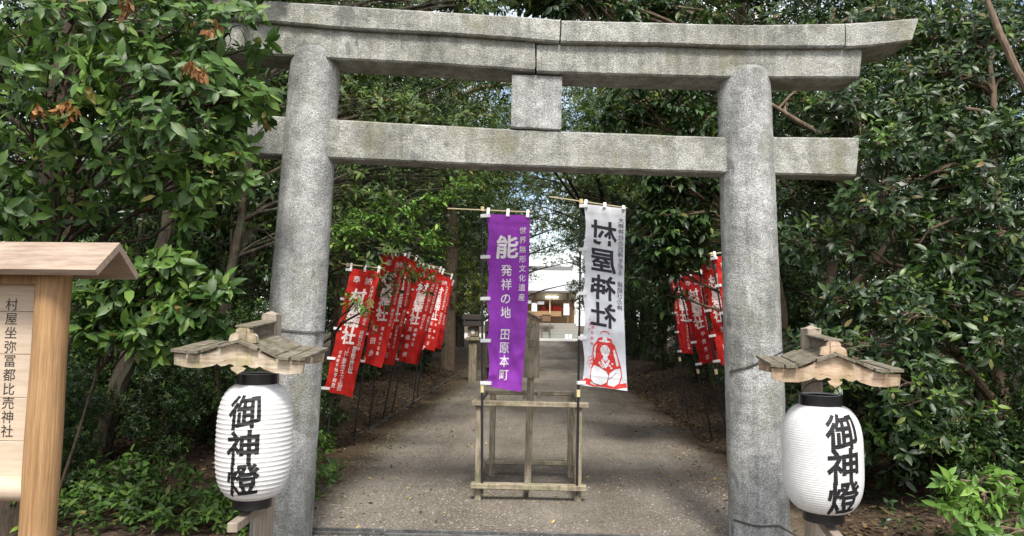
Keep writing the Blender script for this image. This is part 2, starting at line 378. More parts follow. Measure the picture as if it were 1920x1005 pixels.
tp('top_lintel', [(1053.5, 37), (1250, 42), (1400, 46), (1584, 43.5)], [(1051.5, 79), (1235, 82), (1410, 88), (1584, 88)], -.21, .44)
tp('lintel_end', [(1586, 43), (1650, 39.5), (1723, 33)], [(1586, 89), (1640, 86), (1709, 77)], -.212, .44, GRAN2, 14)
tp('lower_lintel', [(425, 37), (546, 47), (662, 57), (837, 66), (954, 74), (1003, 78)], [(420, 98), (517, 103), (639, 111), (800, 119), (954, 129), (1003, 133)], -.158, .33)
tp('lower_lintel', [(1006.5, 82), (1235, 85), (1410, 91), (1617, 90)], [(1006.5, 135), (1200, 141), (1360, 145), (1611, 146)], -.156, .33)
tp('tie_beam', [(463, 214), (628, 223.5), (960, 242), (1390, 258)], [(466, 288), (628, 297), (950, 311), (1390, 325)], -.1, .20, GRAN2, 80)
tp('tie_beam', [(1400, 255.5), (1611, 258)], [(1400, 325), (1605, 330)], -.1, .20, GRAN2, 24)
tp('strut', [(960, 139), (1054, 142)], [(958, 239), (1052, 244)], -.115, .2, GRAN, 12, .01)

JOINT = M('joint_shade_dark', (.05, .05, .045), .95).m  # dark slabs added behind the open joints, their colour standing in for crack shade
tp('joint_shade_fill', [(1042, 42), (1062, 43)], [(1042, 76), (1062, 77)], -.16, .33, JOINT, 2, .004)
tp('joint_shade_fill', [(998, 84), (1012, 85)], [(998, 127), (1012, 128)], -.13, .25, JOINT, 2, .004)
# ------------------------------------------------------------------ drain grate between the pillars
g = Thing('drain_grate', 'iron slotted drain grate lying across the path between the torii pillars', 'drain grate', (0, 5.72, 0))
a = at(578, 995, 5.7); x0 = -1.95; yg = 5.70
for x_0, x_1, lab in ((-1.93, -1.26, None), (-1.24, -.22, None), (-.20, .85, None), (.87, 1.62, None)):
    mb = MB(); zc = .014
    mb.box(((x_0 + x_1) / 2, yg - .055, zc), (x_1 - x_0, .018, .03), .002); mb.box(((x_0 + x_1) / 2, yg + .055, zc), (x_1 - x_0, .016, .03), .002)
    mb.box(((x_0 + x_1) / 2, yg, zc - .004), (x_1 - x_0, .010, .014), .002)
    n_ = int((x_1 - x_0) / .042)
    for i in range(n_ + 1): mb.box((x_0 + (x_1 - x_0) * i / n_, yg, zc - .009), (.012, .096, .014), 0)
    g.part('grate_panel', mb, GRATE)
mb = MB(); mb.box((-.15, yg, .004), (3.56, .095, .006), 0); g.part('slot_shade_sheet', mb, SLOT_SHADE)  # thin dark sheet under the bars paints in the shade of the slots

# ------------------------------------------------------------------ lantern stands and paper lanterns
def sym(right): return right + [(-x, z) for x, z in right[::-1]]
BTOP = [(0, 0), (.04, -.004), (.073, -.015), (.129, -.042), (.185, -.068), (.24, -.081), (.313, -.087), (.40, -.085)]
BBOT = [(.395, -.150), (.308, -.163), (.23, -.161), (.157, -.143), (.118, -.120), (.075, -.100), (.04, -.09), (0, -.092)]
def lantern_stand(label, peak, wsc, pitch, yaw, tilt, depth, bargemat, lanlabel, lan_px, textyaw, chars_z, ink_size):
    rz = Matrix.Rotation(yaw, 3, 'Z'); ey = rz @ Vector((0, 1, 0)); rt = Matrix.Rotation(tilt, 3, ey)
    ex = rt @ rz @ Vector((wsc, 0, 0)); exu = ex.normalized(); ez = rt @ Vector((0, 0, 1)); up = Vector((0, 0, 1)); s = 1.0
    pbase = peak + ey * (depth + .07); pbase.z = 0; eyh = ey
    T = Thing('lantern_stand', label, 'lantern stand', pbase)
    ptop = peak.z + .165 + math.sin(pitch) * depth
    mb = MB(); mb.beam(pbase, Vector((pbase.x, pbase.y, ptop - .02)), .10, .10, .006, -yaw)
    q = Vector((pbase.x, pbase.y, ptop - .012)); mb.add([q + rz @ Vector((sx * .05, sy * .05, -.012)) for sx, sy in ((-1, -1), (1, -1), (1, 1), (-1, 1))] + [q + Vector((0, 0, .012))], [[0, 1, 4], [1, 2, 4], [2, 3, 4], [3, 0, 4]])
    T.part('post', mb, POSTW)
    pm = Matrix.Rotation(pitch, 3, exu); ey = pm @ ey; ez = pm @ ez      # the whole roof leans forward a little
    outline = BTOP + BBOT + [(-x, z) for x, z in (BBOT[:-1])[::-1]] + [(-x, z) for x, z in BTOP[1:][::-1]]
    for dy in (0, depth - .03):
        mb = MB(); mb.prism(outline, peak + ey * dy, ex, ez, ey, .03); T.part('barge_board', mb, bargemat)
    pen = [(0, -.090), (.025, -.084), (.060, -.090), (.082, -.108), (.118, -.117), (.128, -.130), (.105, -.141), (.078, -.136), (.055, -.124), (.035, -.126), (.022, -.136), (.046, -.146), (.036, -.160), (.012, -.172), (0, -.182)]
    pen = pen + [(-x, z) for x, z in pen[1:-1][::-1]]
    mb = MB(); mb.prism(pen, peak - ey * .008, ex, ez, ey, .022); T.part('pendant_carving', mb, bargemat)
    # planks: each runs from front to back along the curved gable line
    for sd in (-1, 1):
        for (xa, za), (xb, zb), sh in (((.0, .006), (.118, -.034), 0), ((.126, -.028), (.230, -.070), .014), ((.240, -.074), (.316, -.079), -.012), ((.325, -.077), (.412, -.074), .008)):
            A, B = Vector((xa * sd, 0, za)), Vector((xb * sd, 0, zb)); mb = MB()
            jz = rnd.uniform(-.002, .004); mb2 = []
            P = lambda v, y, h: peak + ex * v.x + ez * (v.z + h + jz) + ey * y
            V = []; nseg = 6
            for i in range(nseg + 1):
                y = -.03 + sh + (depth + .07 - sh) * i / nseg; wv = .003 * noise.noise((xa * 9 + sd, y * 6, peak.x))
                V += [P(A, y, .002 + wv), P(B, y, .002 + wv), P(B, y, .019 + wv), P(A, y, .019 + wv)]
            Fc = [[i * 4 + j, i * 4 + (j + 1) % 4, (i + 1) * 4 + (j + 1) % 4, (i + 1) * 4 + j] for i in range(nseg) for j in range(4)] + [[0, 1, 2, 3], [nseg * 4 + j for j in (3, 2, 1, 0)]]
            T.part('roof_plank', (V, Fc), ROOFP)
    mb = MB(); c0 = peak + ey * .09 + ez * .02; c1 = peak + ey * (depth + .02) + ez * .02
    mb.box((c0 + c1) / 2 + ez * .03, (.052, (c1 - c0).length, .07), .004, Matrix((exu, ey, ez)).transposed())
    rb = T.part('ridge_box', mb, ROOFP)
    mb = MB(); mb.box((c0 + c1) / 2 + ez * .075 - ey * .025, (.105, (c1 - c0).length + .05, .014), .003, Matrix((exu, ey, ez)).transposed()); T.part('ridge_cap', mb, ROOFP, rb)
    orn = [(0, .088), (.028, .088), (.042, .078), (.046, .058), (.062, .054), (.078, .042), (.082, .026), (.086, .004), (.05, .004), (.02, .012), (0, .014)]
    orn = orn + [(-x, z) for x, z in orn[1:-1][::-1]]
    mb = MB(); mb.prism(orn, peak + ey * .035, ex, ez, ey, .05); orb = T.part('ridge_ornament', mb, bargemat)
    mb = MB(); mb.prism([(-.02, .01), (.02, .01), (.024, .088), (-.024, .088)], peak + ey * .027, ex, ez, ey, .012); T.part('ornament_boss', mb, bargemat, orb)
    ey = eyh
    # lower arm
    L = at(*lan_px[0], (peak + ey * .22).y); Lb = at(*lan_px[1], (peak + ey * .22).y)
    cx, cyy = (L.x + Lb.x) / 2, (L.y + Lb.y) / 2
    top, bot = L.z, Lb.z
    za = bot - .125
    mb = MB(); mb.beam(Vector((pbase.x, pbase.y, za)) - ey * .05, Vector((pbase.x, pbase.y, za)) - ey * (depth + .07), .055, .06, .004, 0); T.part('lower_arm', mb, POSTW)
    mb = MB(); zb = peak.z - .10; mb.beam(Vector((pbase.x, pbase.y, zb)) - ey * .05, peak + ey * .03 - up * .105, .04, .05, .003); T.part('upper_arm', mb, POSTW)
    # ---- lantern
    hgt = top - bot; RM = lan_px[2]; RE = RM * .52; c = Vector((cx, cyy, (top + bot) / 2)); ribs = lan_px[3]
    Lt = Thing('paper_lantern', lanlabel, 'paper lantern', (c.x, c.y, bot - .06))
    def rad(z):
        t = min(1, abs(z) / (hgt / 2)); base = RE + (RM - RE) * max(0, 1 - t ** 3.6) ** .62
        return base - lan_px[4] * abs(math.sin(math.pi * ribs * (z / hgt + .5)))
    nz = ribs * 6; prof = [(rad(-hgt / 2 + hgt * i / nz), -hgt / 2 + hgt * i / nz) for i in range(nz + 1)]
    mb = MB(); mb.lathe(prof, c, 72, False); body = Lt.part('paper_body', mb, PAPER, None, True, fixn=True)
    for r0, z0, z1, nm in ((RE * .98, hgt / 2 - .004, hgt / 2 + .062, 'top_ring'), (RE * .95, -hgt / 2 - .058, -hgt / 2 + .004, 'bottom_ring')):
        mb = MB(); mb.lathe([(r0, z0), (r0 + .004, z0), (r0 + .004, z1), (r0, z1), (r0 - .006, z1), (r0 - .006, z0)], c, 48, False); Lt.part(nm, mb, BLACK, None, True)
    mb = MB(); mb.lathe([(.01, -hgt / 2 - .05), (RE * .93, -hgt / 2 - .05), (RE * .93, -hgt / 2 - .045), (.01, -hgt / 2 - .045)], c, 32); Lt.part('bottom_disc', mb, BLACK)
    mb = MB(); mb.lathe([(RE * .9, hgt / 2 + .058), (RE * .93, hgt / 2 + .066), (RE * .97, hgt / 2 + .066)], c, 40, False); Lt.part('inner_rim', mb, STEEL)
    mb = MB(); mb.tube([c + Vector((math.cos(t) * RE * .97, 0, hgt / 2 + .05 + math.sin(t) * .095)) for t in np.linspace(0, math.pi, 15)], .004, 6); Lt.part('wire_handle', mb, WIRE)
    ch = []
    for cchar, zc in zip('御神燈', chars_z): ch.append((cchar, 0, zc * hgt, ink_size, .03, .10, 1.0))
    V, Fc = conform(*flat_text(ch), .02, hgt / ribs / 4)
    view = math.atan2(-c.y, -c.x)    # azimuth from the lantern towards the road
    a0 = view + textyaw; P = []
    for x, z in V:
        zz = hgt / 2 - z
        zz = max(-hgt / 2, min(hgt / 2, zz))
        r_ = rad(zz) + .0025; an = a0 + x / RM; P.append((c.x + r_ * math.cos(an), c.y + r_ * math.sin(an), c.z + zz))
    Lt.part('lettering', (P, Fc), INK, body)
    return T, pbase, c
PL = at(450, 644, 4.0); PR = at(1566, 669, 4.12)
TL_, pbL, cL = lantern_stand('weathered wooden lantern stand with a curved gable roof in front of the left torii pillar', PL, .96, R(4.5), R(3), R(3.2), .47, BARGE,
    'white paper lantern with coarse ribs hanging under the left roofed stand', ((479, 719), (477, 931), .226, 25, .0036), R(-17), (.215, .51, .79), .203)
TR_, pbR, cR = lantern_stand('wooden lantern stand with a reddish curved gable board beside the right torii pillar', PR, .88, R(2.0), R(-10), R(1.4), .58, BARGER,
    'white paper lantern with fine ribs hanging under the right roofed stand', ((1541, 759), (1541, 956), .232, 46, .0013), R(32), (.21, .515, .81), .212)
def wire(label, ax, z0, z1, a0, a1, end, rr):
    T = Thing('tie_wire', label, 'wire', ax(z0)); mb = MB()
    for k_ in (0, 1):
        pts = []
        for i in range(19):
            t = i / 18; an = R(a0 + (a1 - a0) * t); c = ax(z0 + (z1 - z0) * t)
            pts.append(Vector((c.x + rr * math.cos(an), c.y + rr * math.sin(an), c.z + .009 * k_ + .004 * math.sin(t * 9))))
        pts.append(Vector(end) + Vector((0, 0, .01 * k_))); mb.tube(pts, .0032, 5)
    T.part('strand', mb, WIRE)
wire('thin twisted wire tying the left lantern stand to its pillar', axL, 1.63, 1.66, 20, -120, (pbL.x + .03, pbL.y - .045, 1.70), .232)
wire('twisted wire slanting from the top of the right stand round its pillar', axR, 1.36, 1.46, 200, 275, (pbR.x - .03, pbR.y - .045, PR.z + .10), .232)
wire('low loose wire tying the foot of the right lantern stand to its pillar', axR, .22, .22, 200, 290, (pbR.x - .02, pbR.y - .045, .28), .238)

# ------------------------------------------------------------------ signboard at the left edge
g = Thing('signboard', 'new wooden shrine signboard with a thick round post and small gabled roof', 'signboard', (-3.0, 3.43, 0))
pc = at(90, 700, 3.43)
for px_ in (pc.x, -3.95):
    V = []; mb = MB(); mb.lathe([(.083 - .0035 * min(1, z / 2) + .0015 * math.sin(z * 7), z) for z in np.linspace(-.05, 2.0, 24)], (px_, 3.43, 0), 40)
    o = g.part('post', mb, CEDAR, None, True)
zt, zl, ze = at(222, 455, 3.43).z, 0, at(190, 506, 3.25).z
for sd in (-1, 1):
    mb = MB(); a = Vector((0, 3.43, zt)); b = Vector((0, 3.43 + sd * .185, ze)); d = (b - a).normalized(); nn = Vector((0, -d.z * sd * 1, d.y * sd)); nn = nn if nn.z > 0 else -nn
    V = []
    for x in (-4.3, -2.165): V += [Vector((x, p.y, p.z)) for p in (a, b, b - nn * .034, Vector((0, 3.43, zt - .034 / nn.z)))]
    mb.add(V, [[0, 1, 2, 3][::-1], [4, 5, 6, 7], [0, 4, 5, 1], [1, 5, 6, 2], [2, 6, 7, 3], [3, 7, 4, 0]]); g.part('roof_board', mb, CEDART)
mb = MB(); mb.box(((pc.x - 3.95) / 2, 3.43, ze - .03), (-3.95 - pc.x + .0, .07, .07), .006); g.part('top_rail', mb, CEDAR)
zb = at(40, 918, 3.43).z
mb = MB(); n_ = 24; mb.tube([(pc.x - .05 - 1.75 * i / 8, 3.43, zb + .004) for i in range(9)], .062, 20); g.part('bottom_rail', mb, CEDARB, None, True)
yb = 3.47; zs = [at(25, py, yb).z for py in (521, 584, 664, 745, 826, 892)]
for i in range(5):
    mb = MB(); mb.box(((pc.x - .06 - 3.86) / 2, yb, (zs[i] + zs[i + 1]) / 2), (abs(-3.86 - pc.x + .06), .03, zs[i] - zs[i + 1] - .002), .002); g.part('panel_board', mb, CEDARB)
ch = column('村屋坐弥冨都比売神社', 0, 0, 1, 0, 0)
V = []; Fc = []
s_ = '村屋坐弥冨都比売神社'
for i, cchar in enumerate(s_):
    p = at(22 - 9 * i / 9, 571 + (808 - 571) * i / 9, yb - .0165); gv, gf = glyph(cchar, 0.005); o = len(V)
    V += [p + Vector((x * .068, 0, y * .068)) for x, y in gv]; Fc += [[q + o for q in f] for f in gf]
p = at(-6, 533, yb - .0165); 
g.part('lettering', (V, Fc), SIGNINK)

# ------------------------------------------------------------------ wooden frame, name plaque
SF, SB = 6.84, 7.95
zr = at(1000, 757, SF).z
xl, xr = at(898, 800, SF).x, at(1084, 800, SF).x
g = Thing('banner_stand', 'weathered open timber stand in the middle of the path, holding the banner poles', 'frame', ((xl + xr) / 2, (SF + SB) / 2, 0))
for x, y in ((xl, SF + .03), (xr, SF + .03), (xl + .06, SB), (xr - .02, SB)):
    mb = MB(); mb.beam((x, y, -.01), (x + rnd.uniform(-.008, .008), y, zr - .03), .066, .066, .006); g.part('leg', mb, WEAZ)
mb = MB(); mb.beam((xl - .075, SF, zr + .0), (xr + .10, SF, zr - .005), .085, .05, .006, R(90)); g.part('top_rail', mb, WEAX)
mb = MB(); mb.beam((xl - .04, SB, zr - .005), (xr + .06, SB, zr - .005), .075, .05, .006, R(90)); g.part('top_rail', mb, WEAX)
mb = MB(); mb.beam((xl - .07, SF - .025, .15), (xr + .08, SF - .025, .145), .085, .055, .008, R(90)); g.part('bottom_rail', mb, WEAX)
mb = MB(); mb.beam((xl, SB + .02, .15), (xr, SB + .02, .15), .085, .05, .008, R(90)); g.part('bottom_rail', mb, WEAX)
for x in (xl - .02, xr + .02):
    mb = MB(); mb.beam((x, SF + .03, zr - .008), (x, SB - .03, zr - .008), .06, .05, .006); g.part('side_rail', mb, WEAY)
    mb = MB(); mb.beam((x, SF + .07, .13), (x, SB - .04, .13), .05, .05, .006); g.part('side_rail', mb, WEAY)
SP = 7.42; xp0, xp1 = at(989, 880, SP).x, at(998, 700, SP).x
for dx in (-.07, .075):
    mb = MB(); mb.beam((xp1 + dx, SF + .03, zr - .006), (xp1 + dx, SB - .03, zr - .006), .055, .045, .005); g.part('clamp_beam', mb, WEAY)
mb = MB(); mb.beam((xp0, SF + .06, .10), (xp0, SB, .10), .06, .05, .006); g.part('floor_beam', mb, WEAY)
zt_, zb_ = at(1000, 585, SP).z, at(1000, 708, SP - .02).z
g2 = Thing('wooden_plaque', 'grey wooden plaque with a pointed top, on a post behind the purple banner', 'plaque', (xp0, SP, 0))
mb = MB(); mb.beam((xp0, SP, -.01), (xp1, SP, zt_ - .06), .075, .075, .006); g2.part('post', mb, WEAZ)
xa, xb = at(985, 650, SP).x, at(1011.5, 650, SP).x; xa = xb - .30; xm = (xa + xb) / 2; yp = SP - .055
mb = MB(); mb.prism([(-.15, zb_), (.15, zb_), (.15, zt_ - .075), (0, zt_), (-.15, zt_ - .075)], Vector((xm, yp - .015, 0)), Vector((1, 0, 0)), Vector((0, 0, 1)), Vector((0, 1, 0)), .03); g2.part('board', mb, WEAZ)
for sd in (-1, 1):
    mb = MB(); mb.beam((xm, yp, zt_ + .012), (xm + sd * .185, yp, zt_ - .083), .09, .018, .003, R(90)); g2.part('roof_strip', mb, WEAX)
V = []; Fc = []
for cchar, px, py, sz in (('ふ', 996, 606, .13), ('く', 990, 626, .10), ('江', 996, 645, .10), ('川', 994, 674, .08)):
    p = at(px, py, yp - .0175); gv, gf = glyph(cchar, -.012); o = len(V); V += [p + Vector((x * sz, 0, y * sz)) for x, y in gv]; Fc += [[q + o for q in f] for f in gf]
g2.part('faded_lettering', (V, Fc), FAINT)

# ------------------------------------------------------------------ nobori banners
def banner(label, quad, Ys, pole, bar, chars, wh, clothmat, printmat, mirror=False, amp=.02, npt=5, group=None, shapes=None, seed=0, thin=.012):
    # quad: the four corners of the cloth TL TR BL BR, Ys their distances; pole: (foot, head) as 3D points; wh: width/height units used by the lettering
    Wd, Hd = wh; TLp, TRp, BLp, BRp = [at(p[0], p[1], y) for p, y in zip(quad, Ys)]
    nrm = (TRp - TLp).cross(BLp - TLp).normalized(); nrm = nrm if nrm.y < 0 else -nrm
    def S(u, v, off=0.0):
        p = (TLp * (1 - u) + TRp * u) * (1 - v) + (BLp * (1 - u) + BRp * u) * v
        e = amp * (.25 + v) * (math.sin(u * 4.2 + v * 5 + seed) * .7 + .6 * noise.noise((u * 2.2 + seed, v * 5, seed)) * 1.4) * min(1, u * 3 + .1)
        e += amp * .35 * noise.noise((u * 5, v * 13, seed + 3.3))
        for fu, fv, su, sv, fa in shapes.get('folds', []) if shapes else []:
            e += fa * math.exp(-((u - fu) * math.cos(su) + (v - fv) * 3.9 * math.sin(su)) ** 2 / sv ** 2) * math.exp(-((v - fv) * 4) ** 2)
        p = p + (TRp - TLp) * (.07 * math.sin(v * 3.3 + seed) * u * v + .06 * (1 - u) ** 2 * abs(math.sin(math.pi * v * (npt - 1))))
        e += .006 * math.exp(-((v * 8) % 1 - .5) ** 2 / .004) * (1 if int(v * 8) % 2 else -1) + amp * .5 * noise.noise((u * 3 + v * 4, v * 9 - u * 5, seed + 8))
        return p + nrm * (e + off)
    T = Thing('banner', label, 'banner', pole[0], group)
    foot, head = Vector(pole[0]), Vector(pole[1]); ax = (head - foot).normalized()
    mb = MB(); mb.tube([foot, foot + (head - foot) * .55], thin, 8); mb.tube([foot + (head - foot) * .55, head], thin * .8, 8); T.part('pole', mb, POLE, None, True)
    kp = foot + (head - foot) * shapes.get('knob', .5) if shapes else foot + (head - foot) * .45
    mb = MB(); mb.tube([kp - ax * .035, kp + ax * .035], thin * 1.55, 8); T.part('pole_knob', mb, KNOB)
    b0, b1 = [at(p[0], p[1], p[2]) for p in bar]; mb = MB(); mb.tube([b0, b1], .0065, 6); T.part('crossbar', mb, BAMBOO)
    mb = MB(); mb.tube([head - ax * .02, head + ax * .025], thin * 1.5, 8); T.part('top_fitting', mb, KNOB)
    nu, nv = 20, 64; V = [S(i / nu, j / nv) for j in range(nv + 1) for i in range(nu + 1)]
    Fc = [[j * (nu + 1) + i, j * (nu + 1) + i + 1, (j + 1) * (nu + 1) + i + 1, (j + 1) * (nu + 1) + i] for j in range(nv) for i in range(nu)]
    cl = T.part('cloth', (V, Fc), clothmat, None, True)
    V, Fc = flat_text(chars, Wd if mirror else None); V, Fc = conform(V, Fc, Wd / 12, Hd / 40)
    T.part('lettering', ([S(x / Wd, z / Hd, .004) for x, z in V], Fc), printmat, cl, fixn=False)
    if shapes:
        for nm, poly, mt, off in shapes.get('polys', []):
            V, Fc = conform(poly, [list(range(len(poly)))], Wd / 20, Hd / 80)
            T.part(nm, ([S(x / Wd, z / Hd, off) for x, z in V], Fc), mt, cl, fixn=False)
        if 'small' in shapes:
            V, Fc = conform(*flat_text(shapes['small'], Wd if mirror else None), Wd / 12, Hd / 40)
            T.part('lettering', ([S(x / Wd, z / Hd, .004) for x, z in V], Fc), PRED, cl, fixn=False)
    for i in range(npt):                                   # loops round the pole, loops over the crossbar
        v = .012 + (.985 - .012) * i / (npt - 1); q = S(0, v); d = (foot - q); pp = foot + ax * ((q - foot).dot(ax))
        out = (q - pp); L_ = out.length
        if L_ < 1e-5: continue
        out = out.normalized(); c = pp + out * (L_ * .5 + .012); mb = MB()
        bn = out.cross(ax); mb.box(c, (L_ + .055, .034, thin * 2 + .008), .002, Matrix((out, ax, bn)).transposed()); T.part('tab', mb, TAB)
    bd = (b1 - b0).normalized()
    for u in (.05, .5, .95):
        q = S(u, .0); t = (q - b0).dot(bd); pp = b0 + bd * t; mb = MB(); mid = (q + pp) / 2; L_ = (q - pp).length
        dz = (pp - q).normalized(); ey_ = bd.cross(dz).normalized(); mb.box(mid, (.032, .02, L_ + .05), .002, Matrix((bd, ey_, dz)).transposed()); T.part('tab', mb, TAB)
    return T
YP = 6.79
bt, hd = at(905, 850, YP), at(904.5, 392, YP); bt.z = .08
banner('purple banner with white lettering on a black pole at the timber stand', [(911, 401), (993.5, 404), (913, 723), (983, 736)], [YP - .01] * 4,
       (bt, hd), [(839, 391, YP), (998, 398, YP)],
       column('能', 39, 62, 62, 46, .03) + column('発祥の地', 38, 107, 187, 23, .015) + column('田原本町', 38, 228, 303, 23, .015) + column('世界無形文化遺産', 70, 29, 155, 14, .01),
       (83, 330), PURPLE, PRINTW, amp=.026, shapes={'folds': [(.45, .86, .95, .13, .045), (.8, .9, -.6, .12, -.03)], 'knob': .36}, seed=1.0)
# figure printed near the foot of the white banner: a seated court lady in red and white (coordinates in cloth units, 80 x 342)
def ell(cx, cz, rx, rz, n=28, a0=0, a1=360, rot=0):
    return [(cx + rx * math.cos(R(a0 + (a1 - a0) * i / n)) * math.cos(rot) - rz * math.sin(R(a0 + (a1 - a0) * i / n)) * math.sin(rot), cz + rx * math.cos(R(a0 + (a1 - a0) * i / n)) * math.sin(rot) + rz * math.sin(R(a0 + (a1 - a0) * i / n)) * math.cos(rot)) for i in range(n + (a1 - a0 < 360))]
fig = []
fig.append(('figure_base', [(0, 331), (6, 327), (16, 330), (14, 336), (30, 341), (48, 341), (62, 333), (79, 328), (79.5, 336), (60, 341.5), (20, 341), (0, 337)], PRED, .003))
fig.append(('figure_robe', [(12, 330), (13, 310), (17, 296), (17, 280), (20, 266), (30, 253), (40, 250), (52, 253), (61, 262), (66, 282), (71, 300), (72, 318), (66, 336), (50, 341), (28, 340)], PRED, .0035))
fig.append(('figure_sleeve', [(14, 328), (14.5, 310), (20, 301), (30, 304), (44, 311), (48, 320), (44, 332), (34, 338), (20, 335)], PWHITE, .0045))
fig.append(('figure_sleeve', [(46, 336), (47, 326), (50, 313), (60, 305), (69, 302), (70.5, 316), (66, 330), (57, 338)], PWHITE, .0045))
fig.append(('figure_veil', [(19, 282), (22, 268), (28, 261), (24, 272), (23, 285), (20, 292)], PWHITE, .0045))
fig.append(('figure_veil', [(60, 268), (64, 282), (67, 297), (63, 300), (60, 286), (57, 272)], PWHITE, .0045))
fig.append(('figure_face', ell(42, 271, 9.2, 13), PWHITE, .005)); fig.append(('figure_neck', [(38, 282), (46, 282), (47, 288), (42, 293), (37, 288)], PWHITE, .005))
fig.append(('figure_fringe', [(32.5, 270), (33, 261), (42, 256.5), (51, 261), (51.5, 270), (46.5, 263.5), (42, 262), (37.5, 263.5)], PRED, .0055))
fig.append(('figure_crown', ell(42, 252, 15, 5.5), PWHITE, .0055)); fig.append(('figure_crown_band', [(27, 256), (30, 250), (42, 246.5), (54, 250), (57, 256), (48, 253.5), (42, 253), (36, 253.5)], PRED, .006))
fig.append(('figure_crown_jewel', ell(42, 251, 4.4, 4.6), PWHITE, .0065)); fig.append(('figure_crown_top', ell(42, 242, 9, 6, 20, 180, 360) + ell(42, 242, 7.4, 4.2, 20, 360, 180), PRED, .006))
for i in range(5): fig.append(('figure_crown_ray', [(42 + 12 * math.cos(R(a)) * .55, 249 - 9 * math.sin(R(a)) * .6), (42 + 12 * math.cos(R(a - 5)), 249 - 9 * math.sin(R(a - 5))), (42 + 12 * math.cos(R(a + 5)), 249 - 9 * math.sin(R(a + 5)))], PWHITE, .007) if 0 else ('figure_crown_ray', ell(42 + 9.5 * math.cos(R(30 + 30 * i)), 250 - 6.5 * math.sin(R(30 + 30 * i)), .9, 1.8, 10, rot=R(60 - 30 * i)), PWHITE, .007))
for sx in (-1, 1):
    fig.append(('figure_eye', ell(42 + sx * 4.2, 270.5, 1.9, .55, 12), PLINE, .006)); fig.append(('figure_brow', ell(42 + sx * 4.2, 267, 2.1, .35, 12, rot=R(sx * -8)), PLINE, .006))
fig.append(('figure_mouth', ell(42, 278.5, 1.6, .6, 12), PRED, .006)); fig.append(('figure_nose', ell(42.3, 274.5, .35, 1.6, 10), PLINE, .006))
fig.append(('figure_collar', [(36, 288), (42, 298), (48, 288), (51, 291), (43, 305), (41, 305), (33, 291)], PWHITE, .0045))
for a in (-40, -20, 0, 20, 40): fig.append(('figure_leaf', ell(39 + 9 * math.sin(R(a)), 309 - 10 * math.cos(R(a)), .9, 6, 12, rot=R(a)), PWHITE, .006))
for cx_, cz_ in ((50, 300), (55, 296), (53, 304), (30, 296)): fig.append(('figure_flower', ell(cx_, cz_, 2.2, 1.8, 10), PWHITE, .006))
def stroke(pts, wd=.7):
    L_ = []; R_ = []
    for i, p in enumerate(pts):
        a, b = pts[max(0, i - 1)], pts[min(len(pts) - 1, i + 1)]; d = math.hypot(b[0] - a[0], b[1] - a[1]); nx, nz = -(b[1] - a[1]) / d * wd / 2, (b[0] - a[0]) / d * wd / 2
        L_.append((p[0] + nx, p[1] + nz)); R_.append((p[0] - nx, p[1] - nz))
    return L_ + R_[::-1]
for pts in ([(20, 301), (30, 304), (44, 311), (48, 320), (44, 332), (34, 338)], [(50, 313), (60, 305), (69, 302)], [(47, 326), (54, 320), (62, 312)], [(14, 328), (20, 335), (34, 338)]): fig.append(('figure_outline', stroke(pts, 1.0), PLINE, .0055))
for cx_, cz_ in ((12, 290), (16, 296), (9, 298), (13, 303), (17, 287)): fig.append(('figure_fan', stroke(ell(cx_, cz_, 3.2, 3.4, 14, 0, 330), .9), PRED, .0045))
YW = 6.79
bt, hd = at(1082, 850, YW), at(1089.5, 378, YW); bt.z = .08
banner('white banner with black mirrored characters and a red printed figure at the timber stand', [(1094, 382), (1173, 391), (1091, 723), (1171, 732)], [YW - .01] * 4,
       (bt, hd), [(1030, 369, YW), (1176, 390, YW)],
       column('村屋神社', 42, 52, 207, 48, .03, .06, 1.1) + column('大神神社の后神を祀る 縁結びの神', 8, 24, 190, 11.5, .0, .06),
       (80, 342), WHITEC, PRINTK, mirror=True, amp=.028, shapes={'polys': fig, 'folds': [(.15, .8, .3, .2, -.05)], 'small': column('三穂津姫命', 62, 222, 262, 7, 0, 0) + column('主祭神', 69, 217, 236, 5, 0, 0), 'knob': .34}, seed=4.0)

def redb(label, quad, Y, foot, head, extra, mirror=False, seed=0, mat=None, dY=0.0, full=True, hl=15):
    Ys = [Y, Y + dY, Y, Y + dY]; f = at(foot[0], foot[1], Y + .02); h = at(head[0], head[1], Y + .02)
    ax = (f - h).normalized(); gz = float(ground_z(f.x, f.y)); f = h + ax * ((h.z - gz + .05) / -ax.z)
    (a, b), (c, d) = quad[0], quad[1]; bar = [(a - (c - a) * .25, b - 7 - (d - b) * .25, Y), (c + 3, d - 6, Y + dY)]
    ch = column('奉', 13, 15, 15, 12, .0) + column('納', 31, 15, 15, 12, .0) + column('村屋神社', 20, 39, 98, 22.5, .045) + column('大神神社の后神を祀る 縁結びの神', 38.5, 24, 112, 6, .0) + extra
    return banner(label, quad, Ys, (f, h), bar, ch, (45, 180), mat or RED, PRINTR, mirror, .04, 5, 'red dedication banners along the path', {'knob': .42}, seed, .014)
LB = 'red banner left of the path, '
redb(LB + 'the nearest and lowest, beside the torii pillar', [(655, 503), (713, 509), (606, 731), (663, 746)], 9.0, (620, 765), (652, 497),
     column('（社）養生ダイエット協会', 23, 116, 172, 7.5, .0) + column('東京都江戸川区', 34, 112, 145, 6.5) + column('代表理事', 13, 122, 140, 5) + column('悦子校里', 13, 147, 170, 6.5), seed=2.1)
redb(LB + 'the tallest, its top touching green leaves', [(716, 473), (769, 482), (679, 680), (713, 689)], 10.3, (673, 752), (712, 467), column('坂田歩', 12, 122, 162, 11, .01) + column('東大阪市花園', 27, 120, 160, 6), seed=5.0)
